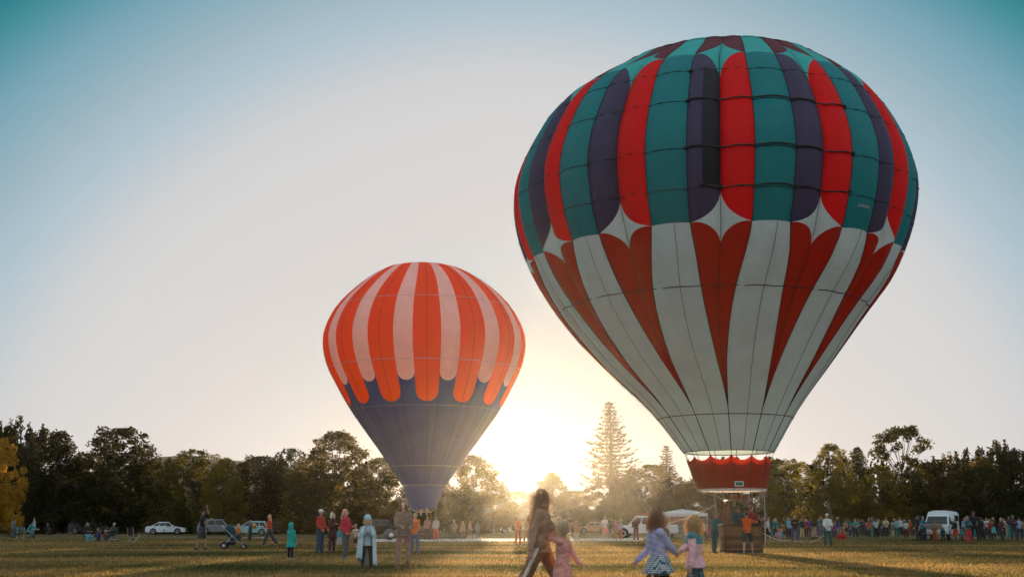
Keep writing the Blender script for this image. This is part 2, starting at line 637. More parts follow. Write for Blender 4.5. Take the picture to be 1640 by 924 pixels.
def cl_round(H, W, n, seed, z0=0.06, point=0.0):
    """broad deciduous crown; point > 0 draws it in towards the top"""
    r = random.Random(seed); out = []
    for i in range(n):
        t = z0 + (1 - z0) * (i + r.random()) / n
        prof = math.sin(math.pi * min(1, (t - z0) / (1 - z0) * 0.78 + 0.20)) ** 0.7
        prof = prof * (1 - point) + point * (1 - t) ** 0.8 * 1.15
        a = i * 2.399963 + r.uniform(-0.5, 0.5)
        rr = W / 2 * prof * math.sqrt(r.uniform(0.15, 1)) * r.uniform(0.7, 1.0)
        cr = H * r.uniform(0.06, 0.115) * (0.55 + 0.75 * (1 - t))
        out.append((rr * math.cos(a), rr * math.sin(a), min(t * H, H - cr * 0.8), cr, r.uniform(0.65, 0.95)))
    return out


def cl_open(H, W, n, seed):
    r = random.Random(seed); out = []
    for i in range(n):
        a = r.uniform(0, 6.28); e = r.uniform(-0.35, 1.0)
        rr = W / 2 * math.cos(e * 1.3) * r.uniform(0.5, 1.0)
        out.append((rr * math.cos(a), rr * math.sin(a), H * (0.70 + 0.25 * math.sin(e * 1.4)), H * r.uniform(0.035, 0.065), 0.8))
    for i in range(n // 3):
        a = r.uniform(0, 6.28); rr = W / 2 * r.uniform(0.2, 0.8)
        out.append((rr * math.cos(a), rr * math.sin(a), H * r.uniform(0.08, 0.42), H * r.uniform(0.06, 0.1), 0.8))
    return out


def cl_spiky(H, W, n, seed):
    r = random.Random(seed); out = []
    for i in range(n):
        a = i * 2.4 + r.uniform(-.4, .4); t = r.uniform(0.08, 0.8)
        rr = W / 2 * math.sqrt(r.uniform(0.05, 1)) * (1 - 0.35 * t)
        out.append((rr * math.cos(a), rr * math.sin(a), H * t, H * r.uniform(0.07, 0.11), 0.9))
    for i in range(int(n * 0.8)):                       # upright leading shoots
        a = r.uniform(0, 6.28); rr = W / 2 * math.sqrt(r.random()) * 0.85
        z0 = H * r.uniform(0.66, 0.86) * (1 - 0.25 * rr / W)
        for k in range(4):
            out.append((rr * math.cos(a), rr * math.sin(a), min(z0 + k * H * 0.035, H * 0.985), H * (0.034 - 0.006 * k), 1.5))
    return out


proto("round_a", 14, cl_round(14, 13, 96, 1), 19000, 0.34, 11)
proto("round_b", 14, cl_round(14, 12, 84, 2, 0.03, 0.25), 17000, 0.34, 12)
proto("round_c", 14, cl_round(14, 14, 104, 3, 0.03), 20000, 0.32, 13, limbs=18)
proto("peaked", 14, cl_round(14, 11, 92, 4, 0.03, 0.75), 17000, 0.32, 14, top=0.9)
proto("narrow", 14, cl_round(14, 6.5, 54, 5, 0.08, 0.3), 9500, 0.32, 15, top=0.9)
proto("open", 14, cl_open(14, 8, 34, 6), 6500, 0.32, 16, r0=0.22, top=0.8, limbs=26)
proto("spiky", 14, cl_spiky(14, 9.5, 52, 7), 15000, 0.30, 17, up=0.35, top=0.92)
proto("ragged", 14, cl_round(14, 9, 56, 8, 0.06, 0.1), 10000, 0.30, 18, shell=0.3, limbs=24)


def conifer_proto(name, H, W, whorls, seed, skirt):
    """tall fir whose thin tiers of branches show sky between them, fuller at the foot"""
    r = random.Random(seed); rs = np.random.RandomState(seed)
    tm = MB()
    tm.tube([(0, 0, 0), (0.05, 0, H * 0.3), (-0.04, 0.03, H * 0.65), (0, 0, H)], [H * 0.02, H * 0.015, H * 0.009, H * 0.002], 8)
    Vs = []
    for i in range(whorls):
        t = 0.34 + 0.65 * (i / (whorls - 1)) ** 0.95
        L = W / 2 * (1.06 - t) / 0.72 * (0.85 + 0.3 * r.random())
        n = 8
        for k in range(n):
            a = 2 * math.pi * k / n + i * 0.7 + r.uniform(-0.25, 0.25)
            l = L * r.uniform(0.65, 1.1)
            p0 = Vector((0, 0, H * t)); pts = [p0]
            for q in (0.35, 0.7, 1.0):
                pts.append(p0 + Vector((l * q * math.cos(a), l * q * math.sin(a), -0.20 * l * q + 0.42 * l * q ** 3)))
            tm.tube(pts, [0.055, 0.045, 0.03, 0.012], 4)
            m = max(6, int(l * 11))
            u = rs.rand(m) ** 0.75
            base = np.array([[l * q * math.cos(a), l * q * math.sin(a), H * t - 0.20 * l * q + 0.42 * l * q ** 3] for q in u])
            base += rs.normal(size=(m, 3)) * 0.10
            dr = np.stack([np.cos(a + rs.normal(size=m) * 0.8), np.sin(a + rs.normal(size=m) * 0.8), 0.25 + rs.normal(size=m) * 0.35], 1)
            sd = np.cross(dr, rs.normal(size=(m, 3))); sd /= np.linalg.norm(sd, axis=1)[:, None]
            s = 0.34 * (0.5 + rs.rand(m))[:, None]
            Vs.append(np.stack([base - dr * s * 0.3, base + sd * s * 0.2, base + dr * s * 0.8, base - sd * s * 0.2], 1))
    if skirt:
        cl = cl_round(H * 0.44, W * 1.15, 46, seed + 1, 0.06)
        Vs.append(leaves_from_clumps(cl, 7500, 0.36, rs, 0.5))
    V = np.concatenate(Vs)
    PROTO[name] = (tm.mesh(name + "_trunk", True), quads_mesh(name + "_crown", V.reshape(-1, 3), 4), H, W)


conifer_proto("fir_tall", 17, 7.6, 23, 21, True)
conifer_proto("fir_small", 17, 7.0, 22, 22, False)


def bare_proto(name, H, seed):
    r = random.Random(seed); mb = MB()

    def grow(p, d, l, w, lev):
        e = p + d * l
        mb.tube([p, p.lerp(e, 0.5) + Vector((r.uniform(-.05, .05) * l, r.uniform(-.05, .05) * l, 0)), e], [w, w * 0.8, w * 0.55], 4)
        if lev == 0:
            return
        for k in range(3 if lev > 1 else 4):
            nd = (d + Vector((r.uniform(-.7, .7), r.uniform(-.7, .7), r.uniform(0.0, .5)))).normalized()
            grow(p.lerp(e, r.uniform(0.45, 1)), nd, l * r.uniform(0.5, 0.72), w * 0.55, lev - 1)
    grow(Vector((0, 0, 0)), Vector((0.03, 0, 1)).normalized(), H * 0.48, H * 0.012, 4)
    me = mb.mesh(name + "_trunk", True)
    PROTO[name] = (me, None, H * 1.15, H * 0.5)


bare_proto("bare", 12, 5)


def tree(px, top, wpx, D, kind, leaf, label, seed=0, name=None):
    tm, cm, ph, pw = PROTO[kind]
    h = point_at(px, top, D).z
    x = point_at(px, 840, D).x
    w = wpx / FPX * D
    t = empty(name or {'fir_tall': "fir_tree", 'fir_small': "fir_tree", 'bare': "bare_tree", 'spiky': "pine_tree"}.get(kind, "broadleaf_tree"), (x, D, 0), seed * 1.31)
    s = h / ph
    q = w / pw * 1.28
    t.scale = (q, q, s)
    link("trunk", tm, [M_BARK], t)
    if cm is not None:
        link("crown", cm, [LEAF[leaf]], t, by_object=True)
    tag(t, label, "tree", "trees along the edge of the park")
    return t


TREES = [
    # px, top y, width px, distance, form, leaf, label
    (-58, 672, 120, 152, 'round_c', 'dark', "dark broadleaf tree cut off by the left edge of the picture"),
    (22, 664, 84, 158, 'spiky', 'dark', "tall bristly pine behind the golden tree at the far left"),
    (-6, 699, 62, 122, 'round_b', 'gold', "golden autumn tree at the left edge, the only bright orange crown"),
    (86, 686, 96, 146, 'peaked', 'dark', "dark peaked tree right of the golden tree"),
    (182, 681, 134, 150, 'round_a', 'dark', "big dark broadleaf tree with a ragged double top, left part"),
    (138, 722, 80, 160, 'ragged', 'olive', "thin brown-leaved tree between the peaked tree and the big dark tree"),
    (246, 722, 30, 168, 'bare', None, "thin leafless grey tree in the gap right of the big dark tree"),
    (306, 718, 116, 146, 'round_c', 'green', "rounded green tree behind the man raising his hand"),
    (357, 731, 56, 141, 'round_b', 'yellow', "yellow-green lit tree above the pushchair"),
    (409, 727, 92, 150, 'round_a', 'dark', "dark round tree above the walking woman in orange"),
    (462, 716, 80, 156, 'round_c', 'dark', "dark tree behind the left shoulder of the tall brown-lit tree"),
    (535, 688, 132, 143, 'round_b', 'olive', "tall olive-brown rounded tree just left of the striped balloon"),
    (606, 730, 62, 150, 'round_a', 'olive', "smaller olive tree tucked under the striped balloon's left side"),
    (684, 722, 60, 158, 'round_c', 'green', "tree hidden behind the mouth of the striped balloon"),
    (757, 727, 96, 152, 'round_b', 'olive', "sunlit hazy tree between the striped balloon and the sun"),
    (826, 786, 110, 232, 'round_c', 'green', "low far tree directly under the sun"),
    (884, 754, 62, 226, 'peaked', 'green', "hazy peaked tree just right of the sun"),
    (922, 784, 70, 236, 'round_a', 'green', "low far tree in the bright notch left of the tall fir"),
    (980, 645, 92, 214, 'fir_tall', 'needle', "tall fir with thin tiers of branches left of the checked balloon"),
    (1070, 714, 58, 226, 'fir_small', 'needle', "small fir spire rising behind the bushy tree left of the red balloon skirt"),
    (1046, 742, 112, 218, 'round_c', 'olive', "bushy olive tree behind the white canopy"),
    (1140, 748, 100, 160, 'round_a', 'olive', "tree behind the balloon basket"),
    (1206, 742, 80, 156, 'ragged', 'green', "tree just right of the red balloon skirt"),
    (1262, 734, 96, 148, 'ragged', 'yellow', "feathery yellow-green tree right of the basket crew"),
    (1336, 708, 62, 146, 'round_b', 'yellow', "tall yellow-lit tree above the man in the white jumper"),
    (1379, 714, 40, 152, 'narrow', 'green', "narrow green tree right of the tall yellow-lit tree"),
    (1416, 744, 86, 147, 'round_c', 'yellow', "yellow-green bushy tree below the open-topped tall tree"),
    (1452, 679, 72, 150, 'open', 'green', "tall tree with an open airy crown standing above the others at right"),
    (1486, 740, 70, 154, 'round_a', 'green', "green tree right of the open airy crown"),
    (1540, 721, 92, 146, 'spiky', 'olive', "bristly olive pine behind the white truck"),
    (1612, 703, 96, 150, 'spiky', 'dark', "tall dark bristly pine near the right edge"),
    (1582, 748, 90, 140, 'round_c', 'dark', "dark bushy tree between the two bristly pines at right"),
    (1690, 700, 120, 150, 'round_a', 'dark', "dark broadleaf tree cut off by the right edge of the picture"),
]
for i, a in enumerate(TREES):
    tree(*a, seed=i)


# the wood behind: one leafy mass that reads only as darkness between the trees
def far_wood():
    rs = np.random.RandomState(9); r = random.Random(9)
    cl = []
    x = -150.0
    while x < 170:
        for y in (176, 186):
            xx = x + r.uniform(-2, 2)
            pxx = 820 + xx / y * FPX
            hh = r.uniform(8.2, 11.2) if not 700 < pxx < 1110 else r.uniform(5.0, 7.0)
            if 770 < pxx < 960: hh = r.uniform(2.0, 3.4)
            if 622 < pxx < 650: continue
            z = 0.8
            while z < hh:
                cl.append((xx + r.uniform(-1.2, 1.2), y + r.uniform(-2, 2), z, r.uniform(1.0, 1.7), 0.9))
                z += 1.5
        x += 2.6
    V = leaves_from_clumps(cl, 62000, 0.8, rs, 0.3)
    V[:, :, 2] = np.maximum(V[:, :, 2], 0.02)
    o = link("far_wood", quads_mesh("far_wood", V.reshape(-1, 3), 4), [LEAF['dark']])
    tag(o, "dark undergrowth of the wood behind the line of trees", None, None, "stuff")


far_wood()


# ================================================================ THE BALLOONS
def fabric(name, col, trans=0.22, tcol=None, rough=0.55):
    """ripstop envelope cloth: dull sheen, faint wrinkles, light comes through it"""
    if name in MATS:
        return MATS[name]
    m = bpy.data.materials.new(name)
    m.use_nodes = True
    N, L = m.node_tree.nodes, m.node_tree.links
    N.clear()
    out = N.new("ShaderNodeOutputMaterial")
    tc = N.new("ShaderNodeTexCoord")
    nz = N.new("ShaderNodeTexNoise"); nz.inputs["Scale"].default_value = 0.9; nz.inputs["Detail"].default_value = 3
    L.new(tc.outputs["Object"], nz.inputs["Vector"])
    rp = N.new("ShaderNodeValToRGB")
    rp.color_ramp.elements[0].position = 0.3; rp.color_ramp.elements[1].position = 0.7
    rp.color_ramp.elements[0].color = (*[c * 0.93 for c in col], 1)
    rp.color_ramp.elements[1].color = (*[min(1, c * 1.06) for c in col], 1)
    L.new(nz.outputs["Fac"], rp.inputs["Fac"])
    mp = N.new("ShaderNodeMapping"); mp.inputs["Scale"].default_value = (3.2, 3.2, 0.35)
    L.new(tc.outputs["Object"], mp.inputs["Vector"])
    wn_ = N.new("ShaderNodeTexNoise"); wn_.inputs["Scale"].default_value = 1.6; wn_.inputs["Detail"].default_value = 5
    L.new(mp.outputs["Vector"], wn_.inputs["Vector"])
    bp = N.new("ShaderNodeBump"); bp.inputs["Strength"].default_value = 0.7; bp.inputs["Distance"].default_value = 0.10
    L.new(wn_.outputs["Fac"], bp.inputs["Height"])
    p = N.new("ShaderNodeBsdfPrincipled")
    p.inputs["Roughness"].default_value = rough
    p.inputs["Specular IOR Level"].default_value = 0.3
    L.new(rp.outputs["Color"], p.inputs["Base Color"]); L.new(bp.outputs["Normal"], p.inputs["Normal"])
    t = N.new("ShaderNodeBsdfTranslucent")
    if tcol is None:
        L.new(rp.outputs["Color"], t.inputs["Color"])
    else:
        t.inputs["Color"].default_value = (*tcol, 1)
    mx = N.new("ShaderNodeMixShader"); mx.inputs[0].default_value = trans
    L.new(p.outputs[0], mx.inputs[1]); L.new(t.outputs[0], mx.inputs[2])
    L.new(mx.outputs[0], out.inputs["Surface"])
    MATS[name] = m
    return m


F_TEAL = fabric("cloth_teal", (0.006, 0.215, 0.245))
F_MINT = fabric("cloth_mint", (0.040, 0.440, 0.430))
F_PURPLE = fabric("cloth_purple", (0.060, 0.050, 0.110))
F_RED = fabric("cloth_red", (0.860, 0.005, 0.010), 0.5, (0.95, 0.02, 0.02))
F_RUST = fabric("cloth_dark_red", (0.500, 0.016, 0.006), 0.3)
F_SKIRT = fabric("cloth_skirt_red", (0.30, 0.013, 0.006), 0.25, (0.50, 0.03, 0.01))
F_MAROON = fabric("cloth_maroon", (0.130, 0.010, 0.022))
F_WHITE = fabric("cloth_white", (0.66, 0.87, 0.93), 0.36)
F_FOLD_SHADE = fabric("cloth_fold_shade", (0.006, 0.008, 0.013), 0.0)
F_ORANGE = fabric("cloth_orange_red", (0.74, 0.050, 0.016), 0.55, (0.98, 0.19, 0.010))
F_OFFWHITE = fabric("cloth_off_white", (0.86, 0.68, 0.65), 0.5)
F_BLUEGREY = fabric("cloth_blue_grey", (0.080, 0.105, 0.25), 0.12)
F_GREY = fabric("cloth_grey", (0.25, 0.30, 0.34), 0.15)
M_TAPE = mat("tape_black", (0.012, 0.014, 0.016), rough=0.7, var=0.1)
M_TAPEG = mat("tape_grey", (0.20, 0.20, 0.24), rough=0.8, var=0.1)
M_TAPEW = mat("tape_pale", (0.55, 0.50, 0.48), rough=0.7, var=0.1)


class Envelope:
    """a surface of revolution with gores: angle a (radians, 0 faces the camera side) and knot parameter s"""

    def __init__(self, Z, Rk, X, Y, gores, phase, bulge):
        self.Z, self.R, self.X = np.array(Z), np.array(Rk), np.array(X)
        self.k = np.arange(len(Z)).astype(float)
        self.mz, self.mr, self.mx = (np.gradient(v) for v in (self.Z, self.R, self.X))
        self.mr[-1] = -4.5 if self.R[-2] > 3 else -3.2
        self.mz[-1] = 0.0
        self.Y, self.n, self.phase, self.bulge = Y, gores, phase, bulge
        self.az = math.atan2(float(self.X.mean()), Y)
        self.P = 2 * math.pi / gores
        self.base = Vector((float(X[0]), Y, 0.0))

    def herm(self, v, m, s):
        s = min(max(s, 0.0), len(v) - 1.0)
        i = min(int(s), len(v) - 2); t = s - i
        return (2 * t**3 - 3 * t**2 + 1) * v[i] + (t**3 - 2 * t**2 + t) * m[i] + (-2 * t**3 + 3 * t**2) * v[i + 1] + (t**3 - t**2) * m[i + 1]

    def pt(self, u, s, off=0.0):
        """u in periods (gores) from the phase; relative to the base"""
        r = max(0.0, self.herm(self.R, self.mr, s)); z = self.herm(self.Z, self.mz, s); x = self.herm(self.X, self.mx, s)
        r = r + self.bulge(u % 1.0, s, r) + off
        a = self.phase + u * self.P - self.az
        return Vector((x + r * math.sin(a) - self.base.x, -r * math.cos(a), z))

    def panel(self, name, ufun, vtop, vbot, m, parent, nu=7, nv=10, off=0.0, sm=True):
        """ufun(q, s): q 0..1 across; vtop(q), vbot(q): s range"""
        rows = []
        for i in range(nv + 1):
            row = []
            for j in range(nu + 1):
                q = j / nu
                t = i / nv
                s = vbot(q) + (vtop(q) - vbot(q)) * t
                row.append(self.pt(ufun(q, s), s, off))
            rows.append(row)
        mb = MB(); mb.grid(rows)
        return mb.build(name, [m], parent, smooth=sm)

    def vline(self, name, ufun, s0, s1, rad, m, parent, n=26, off=0.012):
        mb = MB()
        pts = []
        for i in range(n + 1):
            s = s0 + (s1 - s0) * i / n
            pts.append(self.pt(ufun(s), s, off))
        mb.tube(pts, rad, 4)
        return mb.build(name, [m], parent, smooth=True)

    def ring(self, name, s, rad, m, parent, per=8, u0=None, u1=None, off=0.012, droop=0.0):
        mb = MB()
        if u0 is None:
            n = self.n * per
            us = [i / per for i in range(n + 1)]
        else:
            n = int((u1 - u0) * per * 1.5)
            us = [u0 + (u1 - u0) * i / n for i in range(n + 1)]
        mb.tube([self.pt(u, s + droop * math.sin(u * 2 * math.pi), off) for u in us], rad, 4, cap=u0 is not None)
        return mb.build(name, [m], parent, smooth=True)


# ---------------------------------------------------------------- the large checked balloon
A = 0.385                            # width of the teal column within one gore
CP = (A + 1) / 2                     # the load tape between purple and red
HW = (1 - A) / 2
S_MINT, S_MID, S_TIP = 8.17, 4.34, 0.91
HV_T, HV_B, HV_H = 1.05, 0.60, 0.40  # heights of the rounded corners


def bulge_big(u, s, r):
    f = min(1.0, max(0.0, (s - 0.2) / 3.6)) * min(1.0, max(0.0, (11 - s) / 2.5))
    if u < A:
        b = 0.20 * math.sin(math.pi * u / A) ** 0.8
    else:
        q = (u - A) / HW
        q = q if q < 1 else 2 - q
        q = min(1.0, max(0.0, q))
        b = 0.24 * math.sin(math.pi * q) ** 0.75 - 0.16 * q ** 2
    return f * b * r / 8.2


big = Envelope([3.98, 5.73, 7.45, 9.27, 11.09, 13.01, 14.92, 16.84, 18.37, 19.62, 20.38, 20.77],
               [1.82, 3.03, 4.53, 5.93, 7.17, 7.95, 8.14, 7.50, 6.52, 5.00, 3.62, 0.0],
               [8.8, 8.65, 8.38, 8.26, 8.36, 8.38, 8.43, 8.51, 8.59, 8.85, 8.94, 9.03],
               48.6, 13, 0.0, bulge_big)
big.phase = R(3.2) - CP * big.P
balloon = empty("hot_air_balloon", big.base)
tag(balloon, "large near balloon with teal, red and purple columns over white stripes and dark red hearts", "hot air balloon", "hot air balloons")


def taper(s):
    return 1.0 if s >= S_MID else max(0.0, (s - S_TIP) / (S_MID - S_TIP))


def arc(q):
    """0 at q = 0, 1 at q = 1, steep at the end"""
    return 1 - math.sqrt(max(0.0, 1 - q * q))


def qs(q):
    """crowd samples towards q = 1 where the arc is steep"""
    return math.sin(q * math.pi / 2)


S_CR = 10.55
for g_ in range(13):
    tq = lambda q, s, g_=g_: g_ + q * A
    big.panel("teal_panel", tq, lambda q: S_MINT, lambda q: S_MID, F_TEAL, balloon, 7, 14)
    big.panel("mint_panel", tq, lambda q: S_CR, lambda q: S_MINT, F_MINT, balloon, 7, 8)
    big.panel("white_panel", lambda q, s, g_=g_: g_ + (-HW * (1 - taper(s))) + q * (A + 2 * HW * (1 - taper(s))) if s > S_TIP else g_ - HW + q * 1.0,
              lambda q: S_MID, lambda q: 0.0, F_WHITE, balloon, 10, 26)
    for side, m, nm in ((-1, F_PURPLE, "purple_panel"), (1, F_RED, "red_panel")):
        up = lambda q, s, g_=g_, side=side: g_ + CP + side * HW * (1 - qs(q)) * taper(s)
        big.panel(nm, up, lambda q: S_MINT - HV_T * arc(qs(q)), lambda q: S_MID + HV_B * arc(qs(q)), m, balloon, 9, 16)
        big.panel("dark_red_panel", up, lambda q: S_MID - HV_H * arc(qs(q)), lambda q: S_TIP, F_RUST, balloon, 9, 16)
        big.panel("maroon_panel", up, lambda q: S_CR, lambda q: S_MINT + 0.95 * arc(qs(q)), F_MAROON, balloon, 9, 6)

    def both(q, g_=g_):
        return q

    def us(q, s, g_=g_):
        d = 2 * q - 1
        k = math.copysign(qs(1 - abs(d)), d)
        return g_ + CP + math.copysign(HW * (1 - abs(k)), d) * taper(s)

    def ar(q):
        return arc(qs(1 - abs(2 * q - 1)))
    big.panel("star_panel", us, lambda q: S_MID + HV_B * ar(q), lambda q: S_MID - HV_H * ar(q), F_WHITE, balloon, 16, 6)
    big.panel("mint_star_panel", us, lambda q: S_MINT + 0.95 * ar(q), lambda q: S_MINT - HV_T * ar(q), F_MINT, balloon, 16, 6)
    big.vline("load_tape", lambda s, g_=g_: g_ + CP, 0.0, S_CR, 0.017, M_TAPE, balloon, 30)
    big.vline("load_tape", lambda s, g_=g_: g_ + (1 - taper(s)) * -HW if s > S_TIP else g_ - HW, S_TIP + 0.02, S_CR, 0.017, M_TAPE, balloon, 30)
    big.vline("load_tape", lambda s, g_=g_: g_ + A + (1 - taper(s)) * HW if s > S_TIP else g_ + A + HW, S_TIP + 0.02, S_CR, 0.017, M_TAPE, balloon, 30)
    big.vline("seam", lambda s, g_=g_: g_ + A * 0.62, 0.0, S_MID, 0.008, M_TAPE, balloon, 20)
# parachute cap that closes the crown
mb = MB()
cap_rows = []
for i in range(5):
    s = S_CR - 0.05 + (11 - S_CR + 0.05) * i / 4
    cap_rows.append([big.pt(j / 4, s, 0.02 if i < 4 else 0) for j in range(53)])
mb.grid(cap_rows)
mb.build("parachute_cap", [F_MINT], balloon, smooth=True)
for s, r_ in ((0.76, 0.017), (3.21, 0.020), (4.92, 0.020), (7.50, 0.017), (9.4, 0.012)):
    big.ring("load_ring", s, r_, M_TAPE, balloon)
for s in (6.66, 5.67):
    big.ring("load_ring", s, 0.020, M_TAPE, balloon)
    big.ring("vent_line", s + 0.02, 0.034, M_DARKROPE, balloon, u0=A, u1=2 - 0.02, off=0.06, droop=0.03)
big.ring("vent_line", 4.95, 0.032, M_DARKROPE, balloon, u0=A + 0.14, u1=2 - 0.02, off=0.05, droop=0.03)
# near-black strip painting the shade where one purple column folds inward
big.panel("fold_shade", lambda q, s: CP - HW * (0.52 - 0.50 * q) , lambda q: 7.55 - 0.12 * q, lambda q: 4.98, F_FOLD_SHADE, balloon, 4, 16, off=0.05)
for u, s in ((A, 7.5), (A, 6.68), (A, 5.69), (A + 0.14, 4.97), (1.98, 6.68), (1.98, 5.69), (1.98, 4.97), (CP, 4.97)):
    mb = MB()
    p = big.pt(u, s, 0.06)
    mb.ellipsoid(p, (0.085, 0.07, 0.07), nu=8, nv=6)
    mb.build("vent_pulley", [M_BLACK], balloon, smooth=True)
# registration patch on the teal column right of the centre
mb = MB()
pts = [[big.pt(2 + 0.10 + 0.16 * q, 4.72 + 0.05 * t, 0.02) for q in (0, .5, 1)] for t in (0, 1)]
mb.grid(pts)
mb.build("registration_patch", [F_GREY], balloon)

# skirt hung below the mouth on its tapes; scalloped upper edge, open above
SK_T, SK_B = 3.80, 2.42
RK_T, RK_B = 1.72, 1.33


def skirt_pt(u, z, off=0.0):
    t = (z - SK_B) / (SK_T - SK_B)
    r = RK_B + (RK_T - RK_B) * t ** 0.9
    q = (u - CP) % 1.0
    r += 0.035 * math.sin(math.pi * q) + off
    a = big.phase + u * big.P - big.az
    return Vector((0.10 * (1 - t) + r * math.sin(a), -r * math.cos(a), z))


for g_ in range(13):
    rows_ = []
    for i in range(9):
        row = []
        for j in range(9):
            q = j / 8
            top = SK_T - 0.20 * math.sin(math.pi * q) ** 0.75
            row.append(skirt_pt(g_ + CP + q, SK_B + 0.06 + (top - SK_B - 0.06) * i / 8))
        rows_.append(row)
    mb = MB(); mb.grid(rows_)
    mb.build("skirt_panel", [F_SKIRT], balloon, smooth=True)
    mb = MB()
    mb.tube([big.pt(g_ + CP, 0.0, 0.01), skirt_pt(g_ + CP, SK_T, 0.01), skirt_pt(g_ + CP, (SK_T + SK_B) / 2, 0.01), skirt_pt(g_ + CP, SK_B, 0.01)], 0.012, 4)
    mb.build("skirt_cord", [M_TAPE], balloon)
mb = MB()
rows_ = [[skirt_pt(j / 6, SK_B + 0.09 * k, 0.006) for j in range(13 * 6 + 1)] for k in (0, 0.5, 1.0)]
mb.grid(rows_)
mb.build("skirt_hem", [mat("hem_white", (0.8, 0.79, 0.77), rough=0.7, var=0.05, trans=0.3)], balloon, smooth=True)
ring_mb = MB()
ring_mb.tube([big.pt(j / 6, 0.0, 0.0) for j in range(13 * 6 + 1)], 0.02, 4)
ring_mb.build("mouth_rope", [M_TAPE], balloon)
# maker's plate on the skirt: white frame, dark green field
ua = (big.az - big.phase + R(-2)) / big.P


def plate(name, u0, u1, z0, z1, off, m):
    mb = MB()
    mb.grid([[skirt_pt(u0 + (u1 - u0) * q, z, off + 0.045) for q in (0, 0.5, 1)] for z in (z0, z1)])
    return mb.build(name, [m], balloon)


plate("skirt_label_frame", ua - 0.14, ua + 0.36, SK_B + 0.16, SK_B + 0.36, 0.0, mat("label_white", (0.75, 0.75, 0.72), rough=0.6))
plate("skirt_label", ua - 0.08, ua + 0.30, SK_B + 0.20, SK_B + 0.32, 0.006, mat("label_green", (0.02, 0.14, 0.12), rough=0.6))

# suspension wires, burner frame, burners and wicker basket
BX, BY = 0.38, 0.0
basket = empty("wicker_basket", (0, 0, 0))
basket.parent = balloon
basket.location = (BX, BY, 0)
BW, BD, BH = 0.73, 0.60, 1.06


def rrect(w, d, z, rr=0.16, n=5):
    pts = []
    for cx, cy, a0 in ((w - rr, d - rr, 0), (-w + rr, d - rr, 90), (-w + rr, -d + rr, 180), (w - rr, -d + rr, 270)):
        for k in range(n + 1):
            a = R(a0 + 90 * k / n)
            pts.append((cx + rr * math.cos(a), cy + rr * math.sin(a), z))
    return pts


M_WICK = [mat("wicker_honey", (0.27, 0.13, 0.055), rough=0.7, var=0.35, scale=18, bump=0.9, bscale=60),
          mat("wicker_brown", (0.13, 0.058, 0.026), rough=0.7, var=0.35, scale=18, bump=0.9, bscale=60)]
mb = MB()
mb.loft([rrect(BW, BD, 0.10), rrect(BW, BD, BH)], cap=True)
mb.build("basket_core", [M_WICK[1]], basket)
for i in range(12):                                      # woven courses, two shades
    z = 0.12 + i * 0.078
    mb = MB()
    t = 0.018 + 0.006 * (i % 2)
    mb.loft([rrect(BW + 0.004, BD + 0.004, z), rrect(BW + t, BD + t, z + 0.02), rrect(BW + t, BD + t, z + 0.055), rrect(BW + 0.004, BD + 0.004, z + 0.074)], cap=False)
    mb.build("wicker_course", [M_WICK[1] if i in (1, 2, 5, 6) else M_WICK[0]], basket, smooth=False)
P_ = rrect(BW + 0.028, BD + 0.028, 0, 0.16, 5)
for p in P_:                                             # upright stakes between the courses
    mb = MB()
    mb.tube([(p[0], p[1], 0.1), (p[0], p[1], BH)], 0.010, 4)
    mb.build("stake", [M_WICK[1]], basket)
mb = MB()
mb.tube([(x, y, BH + 0.03) for x, y, z in rrect(BW + 0.01, BD + 0.01, 0)] + [rrect(BW + 0.01, BD + 0.01, BH + 0.03)[0]], 0.055, 8)
mb.build("padded_rim", [mat("rim_suede", (0.05, 0.03, 0.022), rough=0.8, var=0.15, bump=0.3)], basket, smooth=True)
mb = MB()
mb.loft([rrect(BW + 0.03, BD + 0.03, 0.0), rrect(BW + 0.035, BD + 0.035, 0.11)], cap=True)
mb.build("basket_base", [mat("base_hide", (0.04, 0.027, 0.02), rough=0.85, var=0.2, bump=0.4)], basket)
FZ = 2.06
for sx in (-1, 1):
    for sy in (-1, 1):
        mb = MB()
        mb.tube([(sx * (BW - 0.1), sy * (BD - 0.1), BH), (sx * 0.52, sy * 0.42, FZ)], 0.026, 8)
        mb.build("upright", [mat("upright_cover", (0.22, 0.10, 0.05), rough=0.8, var=0.2)], basket, smooth=True)
frame = MB()
fr = [(-0.54, -0.44, FZ), (0.54, -0.44, FZ), (0.54, 0.44, FZ), (-0.54, 0.44, FZ), (-0.54, -0.44, FZ)]
frame.tube(fr, 0.024, 6)
frame.tube([(-0.54, 0, FZ), (0.54, 0, FZ)], 0.02, 6)
frame.build("burner_frame", [M_STEEL], basket)
